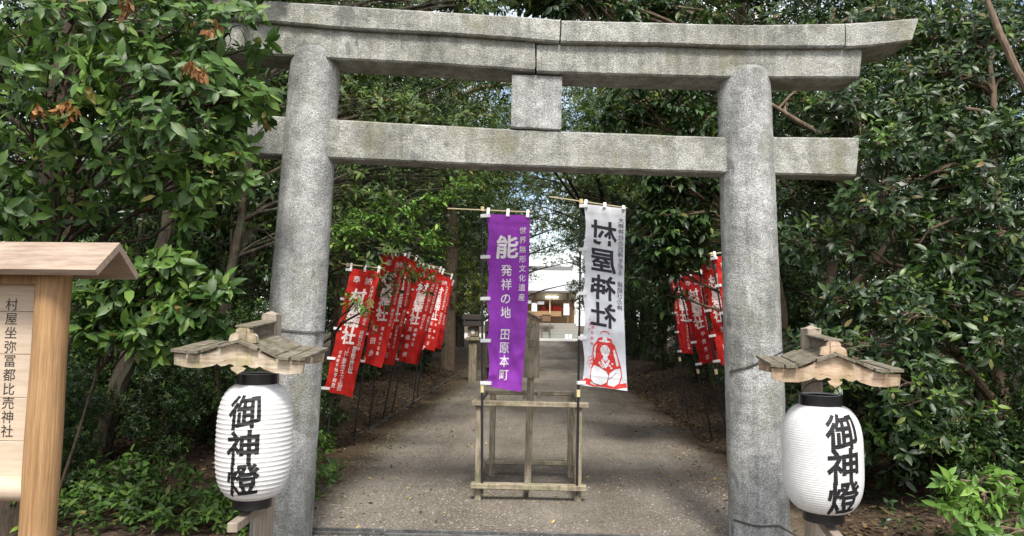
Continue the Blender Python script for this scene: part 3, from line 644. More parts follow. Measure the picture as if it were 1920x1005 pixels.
redb(LB + 'a narrow strip seen between two broader red ones', [(735, 478), (782, 488), (714, 680), (741, 686)], 11.2, (700, 735), (731, 472), column('買取大吉', 15, 116, 165, 11, .01) + column('田原本町千代', 31, 116, 150, 6), seed=.7)
redb(LB + 'the broad middle one with a slanting crossbar', [(781, 497), (827, 509), (743, 676), (777, 682)], 12.0, (728, 735), (778, 491), column('高橋美穂', 15, 118, 166, 10, .01) + column('美穂の社', 28, 118, 145, 7), seed=3.3)
redb(LB + 'a dark sliver behind the broad middle one', [(790, 502), (832, 513), (757, 679), (783, 684)], 12.9, (742, 735), (788, 496), column('萩田和宏', 15, 118, 166, 10, .01), seed=6.3, mat=RED2)
redb(LB + 'the second farthest of the row', [(807, 511), (848, 522), (793, 652), (817, 660)], 14.3, (778, 725), (805, 505), column('萩田和宏', 15, 118, 166, 10, .01) + column('天理市', 30, 118, 150, 6), seed=1.6)
redb(LB + 'the farthest, a sliver ending the row', [(812, 522), (850, 534), (801, 648), (825, 655)], 15.4, (785, 722), (810, 516), column('奉賛会', 15, 118, 160, 10, .01), seed=4.4, mat=RED2)
RB = 'red banner right of the path, '
redb(RB + 'the farthest one with mirrored lettering', [(1254, 514), (1292, 511), (1274, 661), (1303, 664)], 12.6, (1279, 705), (1251, 509), column('ふうどたつのや', 15, 118, 168, 8, .01), True, seed=2.6, mat=RED2)
redb(RB + 'the third from the torii pillar', [(1273, 519), (1317, 514), (1311, 685), (1343, 677)], 10.6, (1320, 750), (1270, 513), column('中西秀和', 24, 120, 168, 10, .01), seed=3.9, mat=RED2)
redb(RB + 'the second from the pillar, tall and leaning', [(1311, 487), (1358, 480), (1345, 680), (1376, 690)], 9.6, (1348, 730), (1307, 482), column('吉田', 24, 120, 150, 10, .01), seed=5.8)
redb(RB + 'half hidden behind the torii pillar', [(1338, 482), (1385, 476), (1372, 694), (1410, 703)], 8.8, (1380, 750), (1334, 477), column('森本', 24, 120, 150, 10, .01), seed=.2)

# ------------------------------------------------------------------ square lantern post and fence on the left of the path
YL = 20.0
c = at(886, 714, YL); g = Thing('lantern_post', 'square weathered lantern post with a dark block cap left of the path', 'lantern post', (c.x, YL, 0))
def zz(py, Y=YL): return at(886, py, Y).z
mb = MB(); mb.beam((c.x, YL, -.02), (c.x, YL, zz(640)), .23, .23, .01); g.part('shaft', mb, WEAZ)
mb = MB(); mb.box((c.x, YL, zz(635)), (.40, .40, .11), .015); g.part('platform', mb, WEAX)
mb = MB(); mb.box((c.x, YL, (zz(630) + zz(613)) / 2), (.31, .31, zz(613) - zz(630)), .01); lb = g.part('light_box', mb, WEAX)
mb = MB(); mb.tube([(c.x, YL - .158, zz(622)), (c.x, YL - .15, zz(622))], .06, 16); g.part('round_window', mb, PWHITE, lb)
CAPM = M('dark_cap', (.045, .038, .034), .8).m
mb = MB(); mb.box((c.x, YL, (zz(612) + zz(601)) / 2), (.56, .56, zz(601) - zz(612)), .02); cp = g.part('cap', mb, CAPM)
mb = MB(); mb.box((c.x, YL, (zz(600.5) + zz(590)) / 2), (.62, .62, zz(590) - zz(600.5)), .02); g.part('cap_top', mb, CAPM, cp)
g = Thing('picket_fence', 'dark narrow picket fence behind the square lantern post', 'fence', (c.x + .15, 21, 0))
FEN = wood('fence_dark', (.035, .03, .025), (.09, .075, .06))
for i in range(52):
    y = 20.8 + i * .25; mb = MB(); mb.beam((c.x + .32, y, 0), (c.x + .32, y, 1.75 + .03 * rnd.random()), .09, .07, .006); g.part('picket', mb, FEN)
for z in (.4, 1.5): mb = MB(); mb.beam((c.x + .38, 20.7, z), (c.x + .38, 33.7, z), .05, .08, .004); g.part('rail', mb, FEN)

# ------------------------------------------------------------------ shrine hall at the far end
YS = 80.0
def sh(px, py, Y=YS): return at(px, py, Y)
ctr = sh(1033, 600).x; zf = sh(1033, 606).z
g = Thing('shrine_hall', 'small open-fronted shrine hall with a broad pale roof at the far end of the path', 'shrine', (ctr, YS, 0))
RF = M('roof_sheet', (.34, .36, .37), .6); RF.base(RF.ramp(RF.noise(.8, 4, .6, (4, .4, .4)), [(.3, (.30, .32, .33)), (.7, (.40, .41, .42))])); SW = wood('shrine_wood', (.10, .06, .035), (.20, .125, .075)); SWL = wood('shrine_wood_light', (.24, .145, .07), (.36, .23, .125)); PL_ = M('plaster', (.36, .32, .25), .9).m
ze_, zr_ = sh(1033, 546).z, sh(1033, 505, 84).z
def roofsolid(x0, x1, y0, ze, x2, x3, y1, zr): return [(x0, y0, ze), (x1, y0, ze), (x3, y1, zr), (x2, y1, zr), (x0, 2 * y1 - y0, ze), (x1, 2 * y1 - y0, ze)], [[0, 1, 2, 3], [3, 2, 5, 4], [1, 5, 2], [4, 0, 3], [0, 4, 5, 1]]
V, Fc = roofsolid(ctr - 5.4, ctr + 3.2, YS - 1.2, ze_, ctr - 4.6, ctr + 2.5, 84, zr_); g.part('roof', (V, Fc), RF.m)
mb = MB(); mb.box((ctr - 1.0, 84, zr_ + .12), (7.4, .5, .5), .04); g.part('ridge', mb, M('ridge_tile', (.16, .16, .16), .7).m)
mb = MB(); mb.box((ctr - 1.1, YS - 1.14, ze_ - .13), (8.5, .12, .22), .02); g.part('eave_board', mb, M('eave', (.12, .11, .10), .7).m)
for px in (1001.5, 1064.5, 968):
    mb = MB(); p = sh(px, 600); mb.beam((p.x, YS, zf), (p.x, YS, ze_ - .1), .22, .22, .02); g.part('column', mb, SW)
mb = MB(); mb.box((ctr - .9, YS, sh(1033, 564).z), (7.6, .18, .24), .02); g.part('tie_beam', mb, SW)
mb = MB(); mb.box((ctr - .9, YS + .25, sh(1033, 556).z), (7.6, .06, .75), 0); g.part('upper_wall', mb, PL_)
mb = MB(); mb.box((ctr - .9, YS + 3.2, (zf + ze_) / 2), (7.6, .1, ze_ - zf), 0); bw = g.part('back_wall', mb, SWL)
mb = MB()
for i in range(15): mb.box((ctr - 2.2 + i * .3, YS + 3.1, sh(1033, 578).z), (.07, .06, 1.1), 0)
g.part('lattice', mb, SW)
for px, py, wx, wz in ((1020, 578, .5, .6), (1033, 577, .35, .8), (1044, 577, .7, .6), (1052, 579, .4, .45), (1026, 582, .3, .35)):
    mb = MB(); p = sh(px, py); mb.box((p.x, YS + 2.6, p.z), (wx, .12, wz), .03); g.part('red_hanging', mb, PRED)
for px, w_, y0, y1 in ((1002, .62, 568, 584), (1062, .66, 569, 591), (989, .9, 563, 569)):
    a, b = sh(px, y0), sh(px, y1); mb = MB(); mb.box((a.x, YS - .2, (a.z + b.z) / 2), (w_, .05, a.z - b.z), .01); g.part('notice_panel', mb, PWHITE)
p = sh(1014, 568); mb = MB(); mb.box((p.x, YS - .15, p.z), (.75, .04, .36), .01); g.part('notice_panel', mb, PWHITE)
p = sh(1020, 588); mb = MB(); mb.box((p.x - .3, YS - .1, p.z), (4.6, .1, .60), .01); g.part('railing', mb, SWL)
mb = MB(); mb.box((ctr - 1.0, YS + 1.2, zf / 2), (7.8, 4.6, zf), .03); g.part('platform', mb, M('plinth', (.26, .245, .22), .9).m)
for i in range(4):
    mb = MB(); hh = zf * (4 - i) / 5; mb.box((ctr - .2, YS - 1.2 - .34 * i - .17, hh / 2), (6.6 + .1 * i, .338, hh), .01); g.part('step', mb, M('step_stone', (.25 - .012 * i, .235, .21), .9).m)
LMP = M('strip_light', (1, 1, 1), .5); LMP.b.inputs['Emission Color'].default_value = (1, 1, .86, 1); LMP.b.inputs['Emission Strength'].default_value = 6
for px in (1028, 1041):
    p = sh(px, 557); mb = MB(); mb.box((p.x, YS - .1, p.z), (.62, .12, .13), .02); g.part('strip_lamp', mb, LMP.m)
mb = MB(); mb.tube([(sh(1031, 560).x, YS - .3, sh(1031, 560).z), (sh(1031, 590).x, YS - .3, sh(1031, 590).z)], .06, 6); g.part('bell_rope', mb, M('rope', (.6, .52, .4), .8).m)
p = sh(1024, 600, 77.5); g = Thing('offering_box', 'dark wooden offering box on legs at the foot of the shrine steps', 'offering box', (p.x, 77.5, 0))
mb = MB(); mb.box((p.x, 77.5, p.z + .2), (1.0, .6, .75), .03); g.part('box', mb, SW)
mb = MB(); mb.box((p.x + .1, 77.5, p.z + .66), (1.9, .8, .14), .02); g.part('top', mb, SWL)
for dx in (-.45, .45): mb = MB(); mb.beam((p.x + dx, 77.5, 0), (p.x + dx, 77.5, p.z - .18), .1, .5, .01); g.part('leg', mb, SW)
for i, (px, lab) in enumerate(((1062.5, 'small white notice board by the shrine steps, the left of two'), (1069.5, 'small white notice board by the shrine steps, the right of two'))):
    p = sh(px, 622, 74); g = Thing('notice_board', lab, 'notice', (p.x, 74, 0))
    mb = MB(); mb.box((p.x, 74, .32), (.33, .04, .5), .01, Matrix.Rotation(R(-12), 3, 'X')); g.part('panel', mb, PWHITE)
    mb = MB(); mb.beam((p.x, 74.1, 0), (p.x, 74.08, .4), .05, .04, .004); g.part('prop', mb, SW)
exec_foliage = True
# ------------------------------------------------------------------ foliage
def tmpl(hi):
    if hi:                                       # a leaf of eight faces folded along its midrib, drooping to the tip
        T = np.array([(0, 0, 0), (.30, .0, .015), (.30, .165, .05), (.30, -.165, .05), (.66, 0, .0), (.66, .155, .035), (.66, -.155, .035), (1, 0, -.10), (.12, .05, .02), (.12, -.05, .02), (.88, .055, -.035), (.88, -.055, -.035)], float)
        F_ = [(0, 1, 8), (8, 1, 2), (0, 9, 1), (9, 3, 1), (1, 4, 2), (2, 4, 5), (1, 3, 4), (3, 6, 4), (4, 7, 10), (4, 10, 5), (4, 11, 7), (4, 6, 11)]
    else:
        T = np.array([(0, 0, 0), (.5, .19, .05), (.5, -.19, .05), (1, 0, -.06)], float); F_ = [(0, 3, 1), (0, 2, 3)]
    return T, np.array(F_)
def unit(a): return a / np.maximum(1e-9, np.linalg.norm(a, axis=-1, keepdims=True))
def leafcloud(P, A, n, L, hi=False, tilt=(50, 95), twig=.05, droop=.3, spray=False, jl=.25, width=1.0):
    m = len(P); P = np.repeat(P, n, 0); A = unit(np.repeat(A, n, 0)); kk = np.tile(np.arange(n), m)
    up = np.tile([[.03, .05, 1.0]], (m * n, 1)); b1 = unit(np.cross(A, up)); b2 = np.cross(A, b1)
    if spray: ph = np.where(kk % 2 == 0, 0, math.pi) + rng.normal(0, .35, m * n); th = R(60) * (1 - .5 * (kk == n - 1)) + rng.normal(0, .2, m * n); s = kk / max(1, n - 1)
    else: ph = kk * 2.399 + np.repeat(rng.uniform(0, 6.28, m), n) + rng.normal(0, .25, m * n); th = np.radians(rng.uniform(tilt[0], tilt[1], m * n)); s = kk / max(1, n - 1)
    D = np.cos(th)[:, None] * A + np.sin(th)[:, None] * (np.cos(ph)[:, None] * b1 + np.sin(ph)[:, None] * b2)
    D[:, 2] -= droop * rng.uniform(.3, 1.3, m * n); D = unit(D)
    ref = (up if spray else A) + rng.normal(0, .28, (m * n, 3)); N = unit(ref - (ref * D).sum(1)[:, None] * D); S = np.cross(N, D)
    B = P + A * ((s - 1) * twig)[:, None]; l = L * (1 + jl * rng.uniform(-1, .8, m * n))
    T, F_ = tmpl(hi)
    cv = rng.uniform(.4, 1.6, m * n)[:, None]
    V = B[:, None, :] + l[:, None, None] * (T[None, :, 0, None] * D[:, None, :] + T[None, :, 1, None] * width * S[:, None, :] + (T[None, :, 2] * cv)[:, :, None] * N[:, None, :])
    return V.reshape(-1, 3), (F_[None] + (np.arange(m * n) * len(T))[:, None, None]).reshape(-1, 3)
def npmesh(name, parts, mats, parent=None):
    Vs = []; Fs = []; mi = []; o = 0
    for i, (V, F_) in enumerate(parts): Vs.append(V); Fs.append(F_ + o); mi.append(np.full(len(F_), i)); o += len(V)
    V = np.concatenate(Vs).astype(np.float32); F_ = np.concatenate(Fs).astype(np.int32); mi = np.concatenate(mi).astype(np.int32)
    me = bpy.data.meshes.new(name); me.vertices.add(len(V)); me.vertices.foreach_set('co', V.ravel())
    me.loops.add(F_.size); me.loops.foreach_set('vertex_index', F_.ravel()); me.polygons.add(len(F_))
    me.polygons.foreach_set('loop_start', np.arange(0, F_.size, 3, dtype=np.int32)); me.polygons.foreach_set('loop_total', np.full(len(F_), 3, np.int32))
    for m_ in mats: me.materials.append(m_)
    me.polygons.foreach_set('material_index', mi); me.polygons.foreach_set('use_smooth', np.ones(len(F_), bool)); me.update(calc_edges=True)
    o = bpy.data.objects.new(name, me); C.objects.link(o)
    if parent: o.parent = parent
    return o
def ellip(c, r, m, fill=.55):
    d = unit(rng.normal(size=(m, 3))); q = rng.uniform(fill ** 3, 1, m)[:, None] ** (1 / 3); return np.array(c) + d * q * np.array(r), d
def bez(a, b, sag=.1, n=6, wob=.04):
    a, b = Vector(a), Vector(b); m = (a + b) / 2 + Vector((rnd.uniform(-1, 1) * sag, rnd.uniform(-1, 1) * sag, sag * 1.2)) * (b - a).length
    return [a * (1 - t) ** 2 + m * 2 * t * (1 - t) + b * t * t + Vector([rnd.uniform(-1, 1) * wob * (0 < t < 1) for _ in range(3)]) for t in [i / n for i in range(n + 1)]]
def plant(name, label, cat, loc, trunk, clumps, leafm, barkm=BARK, n=6, L=.11, hi=False, twig=.05, droop=.3, spray=False, tilt=(50, 95), group=None, limb_r=.028, twigs=.3, bias=(0, 0, .45), dead=None, fill=.5, width=1.0, crownname='crown', extra=(), limbs=True):
    # trunk: list of polylines [(point, radius), ...]; clumps: (centre, radii, clusters), all relative to loc
    T = Thing(name, label, cat, loc, group); base = Vector(loc); mb = MB(); jn = []
    for pl in trunk:
        pts = []; rr = []
        for (p0, r0), (p1, r1) in zip(pl, pl[1:]):
            for q in range(4):
                t = q / 4; p = Vector(p0).lerp(Vector(p1), t); pts.append(p + Vector((noise.noise(p * 1.3 + base), noise.noise(p * 1.1 - base), 0)) * .06 * min(1, p.z)); rr.append(r0 + (r1 - r0) * t)
        pts.append(Vector(pl[-1][0])); rr.append(pl[-1][1]); mb.tube([base + p for p in pts], rr, 9); jn += list(zip(pts, rr))
    Ps = []; As = []
    for c, r, m in clumps:
        P, d = ellip(c, r, m, fill); Ps.append(P); As.append(d + np.array(bias) + rng.normal(0, .3, (m, 3)))
        cv = Vector(c)
        if limbs:
            ok = [j for j in jn if j[0].z < cv.z - .05] or jn[:1]; j = min(ok, key=lambda q: (q[0] - cv).length + .6 * abs((cv.z - q[0].z) - .5 * (cv - q[0]).length))
            r0 = min(j[1] * .7, limb_r * (1 + (cv - j[0]).length * .35)); cur = bez(j[0], cv, .12); mb.tube([base + p for p in cur], np.linspace(r0, .010, len(cur)), 6)
            for i in range(int(m * twigs)):
                a = cur[rnd.randint(3, len(cur) - 1)]; b = Vector(P[i]) - Vector(As[-1][i]).normalized() * twig; mb.tube([base + p for p in bez(a, b, .1, 3, .012)], np.linspace(.0075, .003, 4), 4, False)
    T.part('trunk', mb, barkm, None, True, fixn=False)
    P = np.concatenate(Ps); A = np.concatenate(As); 
    yg = rng.uniform(0, 1, len(P)) < (.13 if leafm is not LEAF_BRIGHT else 0); yg &= A[:, 2] > .1; mats = [leafm]; sm = (~yg) & (rng.uniform(0, 1, len(P)) < .3); bigs = (~yg) & (~sm)
    parts = [leafcloud(P[bigs], A[bigs], n, L, hi, tilt, twig, droop, spray, .35, width=width)]
    if sm.any(): parts.append(leafcloud(P[sm], A[sm], n + 1, L * .72, hi, tilt, twig, droop * 1.3, spray, .4, width=width * .85)); mats.append(leafm)
    if yg.any(): parts.append(leafcloud(P[yg], A[yg], max(4, n - 1), L * .85, hi, (25, 75), twig, droop * .6, spray, .3, width=width)); mats.append(LEAF_YOUNG)
    npmesh(crownname, parts, mats, T.o)
    if dead: 
        P, A = dead; npmesh('dead_leaves', [leafcloud(np.array(P), np.array(A), 4, L * .62, True, (15, 75), .05, .9, width=1.15)], [LEAF_DEAD], T.o)
    return T
def tree_copy(T, loc, rz, sc, label, group=None):
    def cp(o, par):
        c = o.copy(); C.objects.link(c)
        if par: c.parent = par
        for q in [x for x in o.children]: cp(q, c)
        return c
    c = cp(T.o, None); c.location = loc; c.rotation_euler = (0, 0, rz); c.scale = (sc[0] * (1.25 if T is globals().get('Fh') else 1), sc[1], sc[2]); c['label'] = label
    if group: c['group'] = group
    elif 'group' in c: del c['group']
    return c
def W(px, py, Y, loc): return tuple(at(px, py, Y) - Vector(loc))

# --- near evergreen oak overhanging the left end of the torii
loc = (-4.3, 5.6, 0.0)
cl = []
for px, py, Y, r, m in ((60, 60, 4.3, .42, 22), (200, 40, 4.5, .42, 22), (330, 60, 4.6, .40, 22), (430, 60, 4.7, .36, 22), (110, 150, 4.2, .36, 16), (250, 150, 4.3, .40, 26), (370, 170, 4.5, .40, 28), (455, 185, 4.6, .26, 20), (425, 275, 4.6, .2, 13),
        (170, 240, 4.3, .30, 14), (310, 250, 4.3, .36, 22), (395, 310, 4.5, .30, 15), (60, 230, 4.2, .28, 12), (225, 330, 4.5, .28, 12), (330, 350, 4.5, .26, 12), (110, 330, 4.6, .30, 11), (30, 400, 4.5, .30, 14), (160, 390, 4.8, .26, 9), (440, 335, 4.6, .12, 4), (330, 410, 4.6, .18, 7), (20, 300, 4.8, .35, 12),
        (480, -30, 5.2, .3, 14), (300, -60, 4.8, .5, 20), (120, -60, 4.6, .5, 20), (-60, 100, 4.6, .5, 24), (-60, 300, 4.8, .5, 20)):
    cl.append((W(px, py, Y, loc), (r, r * .8, r * .75), int(m * 1.2)))
for px, py, Y, r, m in ((40, 60, 5.6, .7, 30), (280, 60, 5.8, .6, 24), (420, 120, 5.9, .45, 20), (360, 280, 6.0, .4, 10)):
    cl.append((W(px, py, Y, loc), (r, r * .6, r * .8), m))
dp = []; da = []
for px, py, Y in ((75, 205, 4.1), (132, 198, 4.1), (120, 210, 4.1), (250, 12, 4.2), (235, 0, 4.2), (355, 125, 4.2), (372, 130, 4.2), (400, 50, 4.3), (362, 150, 4.3)): 
    for _ in range(3): dp.append(W(px + rnd.uniform(-16, 16), py + rnd.uniform(-12, 12), Y, loc)); da.append((rnd.uniform(-.6, .6), rnd.uniform(-.5, .1), rnd.uniform(-1, -.2)))
plant('evergreen_oak', 'large evergreen oak with brown dead sprigs, overhanging the left end of the torii', 'tree', loc,
      [[((0, 0, -.1), .13), ((.1, 0, 1.5), .11), ((.2, -.1, 3.2), .09), ((.3, -.2, 5), .05)], [((.1, 0, 1.6), .07), ((-.6, -.5, 2.6), .055), ((-.9, -.9, 3.8), .03)]],
      cl, LEAF_NEAR, TWIG, 7, .125, True, .07, .35, twigs=.4, bias=(.1, -.55, .35), width=1.15, dead=(dp, da), tilt=(45, 90), limb_r=.008)
# --- the shrub below it
loc = (-3.82, 5.3, 0.0); cl = []
for px, py, Y, r, m in ((200, 560, 4.6, .26, 15), (280, 530, 4.6, .26, 18), (330, 500, 4.6, .22, 14), (350, 580, 4.6, .26, 20), (260, 600, 4.6, .28, 18), (190, 620, 4.7, .22, 11), (400, 540, 4.7, .16, 9), (300, 640, 4.7, .22, 9), (390, 610, 4.7, .16, 8), (180, 520, 4.8, .2, 8), (250, 490, 4.8, .14, 5)):
    cl.append((W(px, py, Y, loc), (r, r * .8, r * .7), int(m * 1.45)))
plant('evergreen_shrub', 'leafy evergreen shrub with bright glossy leaves between the signboard and the left lantern', 'shrub', loc, [[((0, .1, -.05), .022), ((.05, .05, .8), .018), ((.1, 0, 1.5), .010)], [((.02, .1, .3), .014), ((.35, 0, 1.3), .008)]], cl, LEAF_NEAR, TWIG, 7, .125, True, .07, .3, twigs=.7, bias=(.05, -.45, .5), tilt=(45, 85), limb_r=.010, width=1.15)

# --- prototypes for the woodland on both sides
def proto(seed, hgt, r, k_, m, L, mat, lo, spread=.75, bark=BARK, n=7, spray=False, tr=.13, group=None, name='evergreen_tree', label='', cat='tree', loc=(0, 0, 0), rfl=.6):
    rnd.seed(seed); cl = []
    for i in range(k_):
        z = lo + (hgt - lo) * ((i + .5) / k_); a = i * 2.399 + rnd.uniform(-.4, .4); q = (z - lo) / (hgt - lo); rr = r * (1.0 - .55 * max(0, q - .35)) * rnd.uniform(.35, 1) * spread
        s_ = r * rnd.uniform(.34, .5); cl.append(((rr * math.cos(a), rr * math.sin(a), z), (s_, s_, s_ * rfl), m))
    lean = rnd.uniform(-.3, .3)
    return plant(name, label, cat, loc, [[((0, 0, -.2), tr), ((lean * .3, .05, hgt * .3), tr * .8), ((lean, .1, hgt * .65), tr * .5), ((lean, 0, hgt * .95), tr * .15)]], cl, mat, bark, n, L, False, .12, .3, spray, twigs=.05, fill=.45, group=group)
far = []
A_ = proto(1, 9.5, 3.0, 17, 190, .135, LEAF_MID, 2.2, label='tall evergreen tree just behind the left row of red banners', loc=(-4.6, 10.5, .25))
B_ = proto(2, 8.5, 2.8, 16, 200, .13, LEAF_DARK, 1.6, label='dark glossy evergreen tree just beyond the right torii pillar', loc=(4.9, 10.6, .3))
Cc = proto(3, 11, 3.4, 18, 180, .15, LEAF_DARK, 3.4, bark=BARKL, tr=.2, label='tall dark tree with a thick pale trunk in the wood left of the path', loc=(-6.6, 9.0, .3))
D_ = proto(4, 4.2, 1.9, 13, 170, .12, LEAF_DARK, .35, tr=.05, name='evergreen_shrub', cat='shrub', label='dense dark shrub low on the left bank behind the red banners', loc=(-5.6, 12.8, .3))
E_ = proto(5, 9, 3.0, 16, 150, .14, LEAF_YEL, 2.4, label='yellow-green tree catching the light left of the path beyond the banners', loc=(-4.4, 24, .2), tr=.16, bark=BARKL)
ordn = ['first', 'second', 'third', 'fourth', 'fifth', 'sixth', 'seventh', 'eighth', 'ninth']
def row(side, spots, word):
    for i, (P_, x, y, s) in enumerate(spots):
        sd = 'left' if x < 0 else 'right'
        tree_copy(P_, (x, y, float(ground_z(x, y))), rnd.uniform(0, 6.28), (s, s, s * rnd.uniform(.92, 1.08)), f'{ordn[i]} {word} on the {sd}, counting from the torii')
row('l', [(Cc, -4.3, 14.6, .85), (B_, -4.2, 18.5, 1.0), (A_, -4.6, 29, 1.1), (B_, -4.8, 35, 1.1), (A_, -5.0, 42, 1.2), (Cc, -4.8, 50, 1.05), (A_, -5.2, 59, 1.1)], 'broad evergreen tree edging the path')
row('r', [(B_, 4.2, 14.8, .95), (A_, 4.5, 19.5, 1.0), (Cc, 4.4, 24.5, .95), (B_, 4.6, 30.5, 1.1), (A_, 4.8, 37, 1.15), (B_, 5.2, 44, 1.2), (Cc, 5.4, 52, 1.1), (A_, 6.4, 61, 1.0)], 'broad evergreen tree edging the path')
def deep(spots, label, group):
    for P_, x, y, s in spots: tree_copy(P_, (x, y, float(ground_z(x, y))), rnd.uniform(0, 6.28), (s, s, s * rnd.uniform(.95, 1.1)), label, group)
deep([(A_, -10.5, 8.5, 1.05), (B_, -9.5, 13.5, 1.1), (Cc, -8.6, 18, 1.0), (A_, -9.4, 24, 1.15), (B_, -10, 31, 1.25), (A_, -10, 40, 1.3), (B_, -10, 50, 1.3), (B_, -14, 11, 1.2), (A_, -13.5, 18, 1.2), (Cc, -13, 6, 1.0), (B_, -13.5, 26, 1.3)],
     'dark tree deep in the left wood, behind the trees edging the path', 'trees deep in the left wood')
deep([(B_, 9.2, 9.2, 1.05), (A_, 8.8, 14.5, 1.1), (B_, 9.4, 20, 1.15), (A_, 10, 27, 1.2), (B_, 10, 35, 1.25), (Cc, 10.5, 45, 1.2), (A_, 12.8, 8.0, 1.1), (Cc, 12.5, 13, 1.1), (B_, 13.5, 22, 1.2)],
     'dark tree deep in the right wood, behind the trees edging the path', 'trees deep in the right wood')
deep([(D_, -5.2, 8.4, .62), (D_, -3.6, 8.3, .42), (D_, -4.3, 9.4, .55), (D_, -6.3, 8.2, .6), (D_, -5.0, 7.0, .36), (D_, -7.3, 9.4, .75), (D_, -6.4, 10.6, .7), (D_, -4.4, 17, .55), (D_, -3.9, 21.5, .6), (D_, -4.2, 26, .6), (D_, -8.6, 10.5, .8), (D_, -11, 11, 1.0), (D_, -7.6, 15, .9)], 'low dark shrub under the trees on the left bank', 'shrubs under the left trees')
deep([(D_, -3.25, 7.7, .26), (D_, -3.9, 7.2, .3), (D_, -4.6, 8.0, .42), (D_, -5.6, 7.4, .45), (D_, -6.4, 7.0, .5), (D_, -2.95, 9.4, .25), (D_, -4.4, 6.3, .26)], 'low dark shrub under the trees on the left bank', 'shrubs under the left trees')
deep([(D_, 3.1, 7.4, .26), (D_, 3.7, 6.7, .3), (D_, 4.6, 6.5, .34), (D_, 5.5, 6.6, .4), (D_, 2.95, 9.0, .28), (D_, 3.3, 10.4, .36)], 'low dark shrub at the foot of the glossy right trees', 'shrubs at the foot of the right trees')
deep([(D_, 4.0, 13, .55), (D_, 3.9, 17.2, .6), (D_, 4.0, 22, .6), (D_, 4.1, 28, .65), (D_, 4.3, 36, .7), (D_, 7.5, 12, .9), (D_, 6.6, 17, .9), (D_, 8.2, 21.5, 1.0), (D_, 5.6, 14.5, .7)], 'low dark shrub under the trees on the right bank', 'shrubs under the right trees')
Fh = proto(6, 11.5, 4.0, 17, 150, .14, LEAF_MID, 6.2, spread=.95, tr=.16, rfl=.45, label='tall tree with a high arching crown left of the path behind the banners', loc=(-4.4, 12.6, .28))
row('h', [(Fh, -4.5, 19.5, .95), (Fh, -4.4, 25.5, 1.05), (Fh, -4.5, 32.5, 1.15), (Fh, -4.6, 41, 1.25), (Fh, -4.7, 52, 1.3)], 'tall tree arching over the path')
row('h', [(Fh, 3.8, 12.6, .9), (Fh, 4.3, 21, 1.0), (Fh, 4.4, 27.5, 1.1), (Fh, 4.6, 34.5, 1.2), (Fh, 4.7, 43, 1.25), (Fh, 5.1, 55, 1.3)], 'tall tree arching over the path')
deep([(A_, -8.2, 6.6, .8), (B_, -11, 6.5, .9), (B_, -7.4, 11.6, .8)], 'dark tree deep in the left wood, behind the trees edging the path', 'trees deep in the left wood')
deep([(Fh, -2.8, 57, 1.1), (Fh, 5.4, 62, 1.15), (Fh, -4.5, 64, 1.0)], 'thin-crowned tree at the far end of the path before the shrine hall', 'trees before the shrine hall')
# trees behind the shrine
deep([(E_, -9, 98, 1.3), (E_, 10, 96, 1.2), (E_, 3.5, 104, .95), (A_, 16, 92, 1.4), (A_, -16, 94, 1.4), (E_, -2.5, 108, 1.0)], 'pale sunlit tree behind the shrine hall at the end of the path', 'trees behind the shrine hall')

# --- dense glossy hedge-like trees at the right
rnd.seed(21)
def wallclumps(loc, boxes, m, r, flat=.7):
    cl = []
    for (x0, y0, x1, y1, Y, k_) in boxes:
        for i in range(k_):
            px, py = rnd.uniform(x0, x1), rnd.uniform(y0, y1); yy = Y + rnd.uniform(-.25, .45); q = r * rnd.uniform(.7, 1.25); cl.append((W(px, py, yy, loc), (q, q * .8, q * flat), int(m * (q / r) ** 2)))
    return cl
loc = (4.9, 7.6, .1)
plant('evergreen_tree', 'dense glossy evergreen filling the right edge of the photo behind the right lantern', 'tree', loc, [[((0, 0, -.2), .09), ((.1, 0, 1.6), .07), ((.2, .1, 3.2), .05), ((.1, 0, 4.6), .025)], [((.05, 0, .8), .05), ((-.9, -.2, 1.9), .035), ((-1.3, -.3, 3.0), .02)], [((.1, 0, 1.2), .05), ((.9, -.4, 2.5), .035), ((1.1, -.5, 4.0), .02)], [(W(1940, 190, 6.3, loc), .04), (W(1905, 130, 6.3, loc), .036), (W(1880, 70, 6.3, loc), .03), (W(1850, -20, 6.4, loc), .025)]],
      wallclumps(loc, [(1500, 560, 1930, 700, 6.5, 11), (1650, 680, 1940, 900, 6.3, 11), (1480, 400, 1930, 580, 6.9, 13), (1620, 250, 1940, 420, 6.9, 12), (1560, 130, 1940, 280, 7.4, 11), (1640, 20, 1940, 150, 7.8, 9), (1490, 640, 1680, 860, 6.9, 9), (1940, 200, 2100, 800, 6.8, 8)], 34, .40), LEAF_DARK, BARKL, 8, .115, True, .14, .35, twigs=.5, bias=(-.1, -.6, .4), tilt=(35, 80), limb_r=.02, width=1.0)
loc = (3.6, 8.6, .25)
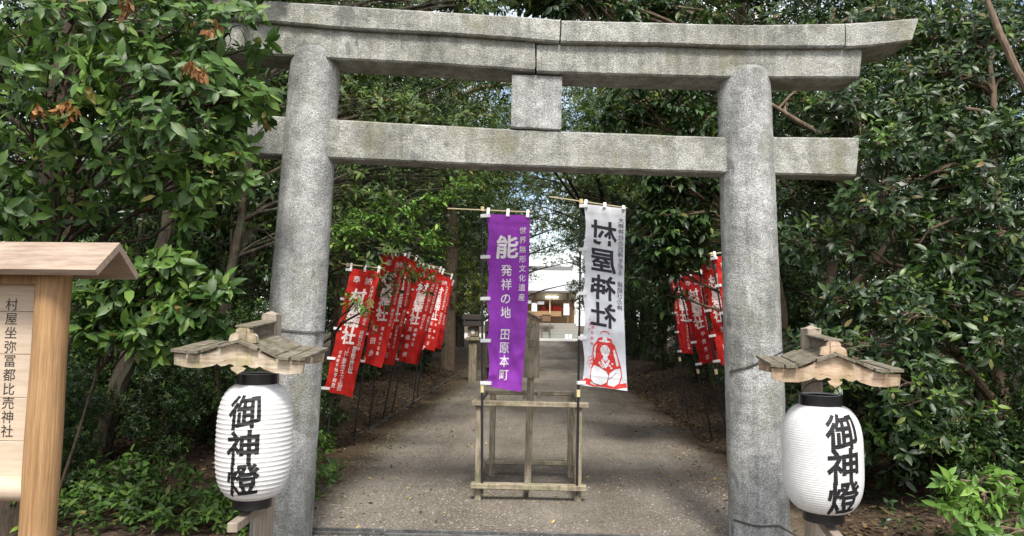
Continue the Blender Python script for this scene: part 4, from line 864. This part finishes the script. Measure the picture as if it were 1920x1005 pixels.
plant('evergreen_tree', 'slender evergreen with pale crooked branches between the right pillar and the glossy hedge', 'tree', loc, [[((0, 0, -.2), .085), ((-.1, 0, 1.4), .07), ((.15, 0, 2.7), .055), ((0, .1, 4.4), .04), ((.2, .1, 5.6), .02)], [((-.05, 0, 1.6), .045), ((.5, -.2, 2.3), .035), ((1.0, -.3, 3.3), .022)], [((.1, 0, 2.4), .04), ((-.6, -.1, 3.3), .03), ((-1.0, -.2, 3.5), .018)], [(W(1445, 195, 8.1, loc), .02), (W(1500, 228, 8.1, loc), .03), (W(1560, 262, 8.2, loc), .035), (W(1600, 330, 8.3, loc), .04)], [(W(1450, 330, 8.0, loc), .025), (W(1510, 320, 8.0, loc), .03), (W(1590, 345, 8.1, loc), .035)], [(W(1490, 190, 8.8, loc), .02), (W(1560, 195, 8.8, loc), .025), (W(1650, 220, 8.8, loc), .03)]],
      wallclumps(loc, [(1460, 150, 1640, 330, 8.3, 7), (1460, 330, 1640, 620, 8.4, 9), (1440, 0, 1720, 60, 8.4, 7), (1480, 600, 1600, 700, 8.0, 4), (1700, 20, 1920, 120, 9.0, 6)], 22, .45), LEAF_DARK, BARKL, 8, .11, True, .12, .35, twigs=.35, bias=(-.1, -.5, .4), limb_r=.028)
loc = (3.3, 9.6, .3)
plant('camellia_tree', 'camellia with big hanging dark leaves over the right red banners, beside the white banner', 'tree', loc, [[((0, 0, -.2), .10), ((.1, .1, 1.6), .085), ((-.2, .1, 3.4), .06), ((-.3, 0, 5.4), .03)], [((0, .1, 2.2), .05), ((-.9, -.3, 3.2), .03), ((-1.5, -.5, 3.9), .018)]],
      wallclumps(loc, [(1120, 160, 1340, 250, 8.6, 11), (1120, 0, 1340, 40, 9.0, 8), (1060, -20, 1200, 30, 8.8, 3), (1170, 325, 1345, 420, 8.9, 10), (1180, 400, 1345, 480, 8.8, 8), (1180, 470, 1260, 560, 9.3, 3), (1300, -80, 1500, 20, 9.0, 6), (950, -40, 1130, 12, 9.6, 9), (1030, -5, 1080, 18, 9.8, 3), (975, -10, 1030, 12, 9.8, 3)], 17, .38), LEAF_DARK, BARKL, 9, .135, True, .28, .75, True, twigs=.6, bias=(-.35, -.6, -.1), width=1.15, limb_r=.02)
# --- light green branch over the left red banners
loc = (-3.5, 9.2, .25)
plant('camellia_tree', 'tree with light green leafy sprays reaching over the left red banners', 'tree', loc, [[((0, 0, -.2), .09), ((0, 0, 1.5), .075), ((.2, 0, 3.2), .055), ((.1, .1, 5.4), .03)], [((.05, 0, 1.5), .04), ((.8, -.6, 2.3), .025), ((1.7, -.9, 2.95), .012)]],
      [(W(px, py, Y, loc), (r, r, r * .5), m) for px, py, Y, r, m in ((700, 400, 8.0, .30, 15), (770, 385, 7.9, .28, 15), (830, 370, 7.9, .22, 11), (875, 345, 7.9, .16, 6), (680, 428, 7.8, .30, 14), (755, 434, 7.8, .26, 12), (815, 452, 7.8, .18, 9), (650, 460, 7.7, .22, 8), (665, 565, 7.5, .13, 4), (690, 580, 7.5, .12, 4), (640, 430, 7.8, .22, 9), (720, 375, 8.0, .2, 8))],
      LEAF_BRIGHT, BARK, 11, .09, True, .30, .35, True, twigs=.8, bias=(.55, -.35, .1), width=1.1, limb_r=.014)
loc = (-3.9, 8.2, .25)
plant('evergreen_tree', 'evergreen with pointed leaves filling the gap beside the left pillar under the beams', 'tree', loc, [[((0, 0, -.2), .075), ((.1, 0, 1.8), .06), ((.3, .1, 3.6), .045), ((.4, .1, 5.4), .02)]],
      wallclumps(loc, [(640, 150, 830, 240, 8.9, 9), (640, 300, 760, 400, 9.2, 7), (640, 0, 900, 20, 9.2, 8), (540, 300, 660, 480, 8.6, 7), (780, 310, 900, 350, 9.6, 5), (870, -30, 1010, 14, 9.7, 6)], 16, .42), LEAF_MID, BARK, 7, .11, True, .1, .4, twigs=.4, bias=(.2, -.5, .3), limb_r=.014)
loc = (-3.15, 24.0, .2)
plant('pale_tree', 'pale-trunked tree with a dark arching branch, seen above the tie beam left of the strut', 'tree', loc, [[((0, 0, -.2), .26), ((.05, 0, 4), .23), ((.0, 0, 8), .2), ((.1, 0, 13), .1)], [(W(838, 215, 23.6, loc), .09), (W(852, 187, 23.0, loc), .085), (W(885, 170, 22.5, loc), .08), (W(930, 160, 22, loc), .07), (W(985, 154, 22, loc), .05)]],
      [((1.6, -.4, 9.6), (1.8, 1.4, .9), 80), ((-1.2, -.4, 10.6), (1.6, 1.2, .8), 70), ((.9, -.3, 12), (1.8, 1.6, 1), 90)], LEAF_YEL, BARKL, 7, .12, False, .1, .3)
loc = (-4.2, 45, .2)
plant('overhanging_tree', 'tree whose thin leafy ends hang into the bright gap at the far end', 'tree', loc, [[((0, 0, -.2), .2), ((.3, 0, 3), .16), ((.8, 0, 6), .12), ((1.4, 0, 9), .06)]],
      [(W(px, py, Y, loc), (r, r, r * .7), m) for px, py, Y, r, m in ((965, 400, 44, 1.0, 45), (995, 385, 43, .9, 40), (1005, 430, 44, .6, 18), (990, 460, 44, .6, 14), (1000, 500, 45, .5, 9), (1030, 400, 43, .7, 16), (1060, 395, 43, .8, 26), (1085, 420, 43, .8, 30), (1075, 450, 43, .6, 18), (1083, 490, 43, .5, 14), (1050, 470, 43, .3, 5), (1080, 530, 43, .4, 7))], LEAF_DARK, BARK, 7, .17, False, .1, .4, twigs=.4, fill=.2, limb_r=.03)
loc = (4.3, 30, .2)
plant('overhanging_tree', 'tree spreading dark boughs across the path above the white banner', 'tree', loc, [[((0, 0, -.2), .2), ((-.3, 0, 3), .16), ((-.8, 0, 6), .12), ((-1.4, 0, 8.5), .06)]],
      [(W(px, py, Y, loc), (r, r, r * .6), m) for px, py, Y, r, m in ((940, 345, 29, .9, 45), (1000, 340, 29, .9, 40), (1060, 345, 29, .9, 45), (970, 380, 29, .7, 28), (1030, 372, 29, .7, 22), (1090, 380, 29, .8, 36), (1100, 330, 29, .9, 40), (900, 330, 29, .9, 36), (930, 400, 29, .6, 20), (1085, 430, 29, .5, 14), (980, 190, 20, .9, 30), (1075, 190, 20, .9, 34), (1110, 220, 20, .8, 30), (940, 215, 20, .8, 28))], LEAF_MID, BARK, 7, .14, False, .1, .4, twigs=.3, fill=.2, limb_r=.02)
# --- sapling stems under the left trees
for i, (x, y, h_, ln) in enumerate(((-3.9, 8.6, 4.0, -.1), (-4.9, 7.9, 4.2, .2), (-5.4, 8.6, 4.6, .35), (-6.2, 7.4, 4.0, -.3), (-3.3, 8.2, 4.4, .15), (-5.9, 9.6, 5, -.2), (-7.2, 9.2, 5, .3), (-7.4, 8.0, 4.5, -.2))):
    rnd.seed(60 + i); z0 = float(ground_z(x, y))
    plant('sapling', 'thin bare-stemmed sapling with sparse leaves under the left trees', 'sapling', (x, y, z0), [[((0, 0, -.1), .028), ((ln * .5, 0, h_ * .4), .022), ((ln * 1.3, .1, h_), .01)]] + [[((ln * .5, 0, h_ * .4), .012), ((ln + rnd.uniform(-.6, .6), rnd.uniform(-.3, .3), h_ * .75), .005)]],
          [((ln + rnd.uniform(-.4, .4), rnd.uniform(-.3, .3), h_ * q), (.4, .4, .25), 9) for q in (.5, .62, .75, .88, 1)], LEAF_DARK, BARK, 6, .10, False, .08, .3, group='saplings under the left trees', twigs=.6, limb_r=.01)
# leaning trunks at the left
loc = (-4.75, 7.2, .05)
plant('leaning_tree', 'stout leaning brown trunk rising behind the bright left shrub', 'tree', loc, [[((0, 0, -.2), .13), ((.25, .05, 1.0), .10), ((.6, .1, 2.2), .08), ((.7, .2, 4.2), .05)]], [((.7, .2, 4.0), (.8, .8, .6), 60), ((.2, .1, 3.4), (.7, .7, .5), 50)], LEAF_DARK, BARK, 7, .12, False, .1, .3)

# --- the wood behind everything, one mass
def far_wood(x0, x1, label):
    m = 9500; P = np.stack([rng.uniform(x0, x1, m), rng.uniform(3, 112, m), .1 + rng.uniform(0, 1, m) ** .8 * 11], 1); A = rng.normal(0, 1, (m, 3)) + np.array([-np.sign(x0) * .6, -.5, .5])
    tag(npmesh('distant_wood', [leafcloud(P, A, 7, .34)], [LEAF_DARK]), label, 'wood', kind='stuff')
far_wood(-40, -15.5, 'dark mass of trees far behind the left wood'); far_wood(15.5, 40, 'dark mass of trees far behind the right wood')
# --- low plants
loc = (4.2, 5.75, 0)
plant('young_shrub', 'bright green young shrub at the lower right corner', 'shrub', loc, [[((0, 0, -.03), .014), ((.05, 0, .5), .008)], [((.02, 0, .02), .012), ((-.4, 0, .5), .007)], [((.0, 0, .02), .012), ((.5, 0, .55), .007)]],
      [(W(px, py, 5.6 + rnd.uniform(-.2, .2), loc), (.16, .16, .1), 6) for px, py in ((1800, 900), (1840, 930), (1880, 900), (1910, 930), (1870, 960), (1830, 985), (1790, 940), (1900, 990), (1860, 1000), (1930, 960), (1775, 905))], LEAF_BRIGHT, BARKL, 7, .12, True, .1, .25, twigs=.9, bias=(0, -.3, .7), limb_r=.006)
rnd.seed(91)
for i in range(13):
    x, y = rnd.uniform(-3.9, -2.1), rnd.uniform(5.9, 8.4)
    if x > -2.5 and y > 6.8: x -= .7
    plant('seedling_plant', 'knee-high evergreen seedling growing in the leaf litter left of the left lantern', 'plant', (x, y, float(ground_z(x, y))), [[((0, 0, -.02), .008), ((.03, 0, .3), .004)]], [((rnd.uniform(-.12, .12), rnd.uniform(-.12, .12), rnd.uniform(.15, .4)), (.13, .13, .08), 4) for _ in range(5)], LEAF_NEAR if i % 3 else LEAF_BRIGHT, BARKL, 7, .09, True, .08, .25, group='seedlings left of the path', twigs=.9, bias=(0, -.2, .7), limb_r=.004)
def scatter(name, m, xr_, yr_, L, mat, rule, h_=(0.0, .02), tilt=.25, width=1.2, kind='stuff', hi=False):
    x = rng.uniform(*xr_, m); y = rng.uniform(*yr_, m); keep = rule(x, y); x, y = x[keep], y[keep]; z = ground_z(x, y) - .02 + rng.uniform(*h_, len(x)); z = np.where(np.abs(x) < 2.4, z + .024, z + .012)
    a = rng.uniform(0, 6.28, len(x)); D = unit(np.stack([np.cos(a), np.sin(a), rng.normal(0, tilt, len(x))], 1)); N = np.stack([np.zeros(len(x)), np.zeros(len(x)), np.ones(len(x))], 1) + rng.normal(0, tilt, (len(x), 3)); N = unit(N - (N * D).sum(1)[:, None] * D); S = np.cross(N, D); T, F_ = tmpl(hi)
    l = L * rng.uniform(.6, 1.25, len(x)); cv = rng.uniform(-1.5, 2.5, len(x))
    V = np.stack([x, y, z], 1)[:, None, :] + l[:, None, None] * (T[None, :, 0, None] * D[:, None] + T[None, :, 1, None] * width * S[:, None] + (T[None, :, 2] * cv[:, None])[:, :, None] * N[:, None])
    o = npmesh(name, [(V.reshape(-1, 3), (F_[None] + (np.arange(len(x)) * len(T))[:, None, None]).reshape(-1, 3))], [mat]); return tag(o, kind=kind)
side = lambda x, y: (np.abs(x + .02) > 2.45 + .12 * np.sin(y * 3))
tag(scatter('fallen_leaves', 52000, (-9, 9), (5.6, 24), .075, LITTER, side, (0, .035), .35), 'brown fallen leaves covering both banks', 'leaf litter')
tag(scatter('path_leaves', 1900, (-2.6, 2.5), (5.5, 22), .05, LITTERY, lambda x, y: rng.uniform(0, 1, len(x)) < .25 + .75 * np.abs(x / 2.6) ** 1.5, (0, .006), .2), 'scattered yellow and tan leaves on the gravel path', 'fallen leaves')
tag(scatter('path_leaves', 9000, (-2.7, 2.6), (5.5, 26), .06, LITTER, lambda x, y: rng.uniform(0, 1, len(x)) < np.abs(x / 2.6) ** 3.2, (0, .008), .25), 'brown leaves drifted along both edges of the path', 'fallen leaves')
# ground cover at lower left and along the right foot
def cover(m, xr_, yr_, rule, L, mat, label, zr=(.05, .28)):
    x = rng.uniform(*xr_, m); y = rng.uniform(*yr_, m); k_ = rule(x, y); x, y = x[k_], y[k_]; P = np.stack([x, y, ground_z(x, y) + rng.uniform(*zr, len(x))], 1)
    A = np.tile([[0, -.25, 1.0]], (len(x), 1)) + rng.normal(0, .3, (len(x), 3)); o = npmesh('ground_cover', [leafcloud(P, A, 6, L, True, (50, 95), .06, .25)], [mat]); tag(o, label, 'ground cover', kind='stuff')
nz = np.vectorize(lambda a, b: noise.noise((a * 1.1, b * 1.1, 3.0)))
cover(760, (-4.4, -2.1), (5.5, 7.6), lambda x, y: nz(x, y) + (6.7 - y) * .35 > -.08, .085, LEAF_NEAR, 'low glossy ground cover in front of the left wood')
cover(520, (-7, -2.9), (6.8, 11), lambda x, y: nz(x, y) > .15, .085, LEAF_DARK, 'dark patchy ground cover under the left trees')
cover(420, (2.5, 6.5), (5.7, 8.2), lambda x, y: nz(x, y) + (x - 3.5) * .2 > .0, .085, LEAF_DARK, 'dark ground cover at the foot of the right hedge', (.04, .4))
# pebbles on the near path
m = 15000; x = rng.uniform(-2.3, 2.2, m); y = 5.45 + 8 * rng.uniform(0, 1, m) ** 1.7; q = rng.uniform(.004, .012, m) * np.where(rng.uniform(0, 1, m) < .06, 1.8, 1)
T = np.array([(1, 0, 0), (0, 1, 0), (-1, 0, 0), (0, -1, 0), (0, 0, .7)], float); F_ = np.array([(0, 1, 4), (1, 2, 4), (2, 3, 4), (3, 0, 4)]); an = rng.uniform(0, 6.28, m); ca, sa = np.cos(an), np.sin(an); Tx = T[None, :, 0] * ca[:, None] - T[None, :, 1] * sa[:, None]; Ty = (T[None, :, 0] * sa[:, None] + T[None, :, 1] * ca[:, None]) * rng.uniform(.6, 1, m)[:, None]
V = np.stack([x[:, None] + q[:, None] * Tx, y[:, None] + q[:, None] * Ty, .004 + q[:, None] * T[None, :, 2] + 0 * Tx], 2)
PEB = M('pebbles', rough=.9); gg = PEB.n('NewGeometry'); PEB.base(PEB.ramp(gg.outputs['Random Per Island'], [(0, (.12, .10, .08)), (.5, (.22, .19, .16)), (.9, (.24, .22, .195)), (1, (.31, .29, .265))]))
tag(npmesh('pebbles', [(V.reshape(-1, 3), (F_[None] + (np.arange(m) * 5)[:, None, None]).reshape(-1, 3))], [PEB.m]), 'small pebbles strewn over the near path', 'pebbles', kind='stuff')
bpy.data.objects.remove(_fo)
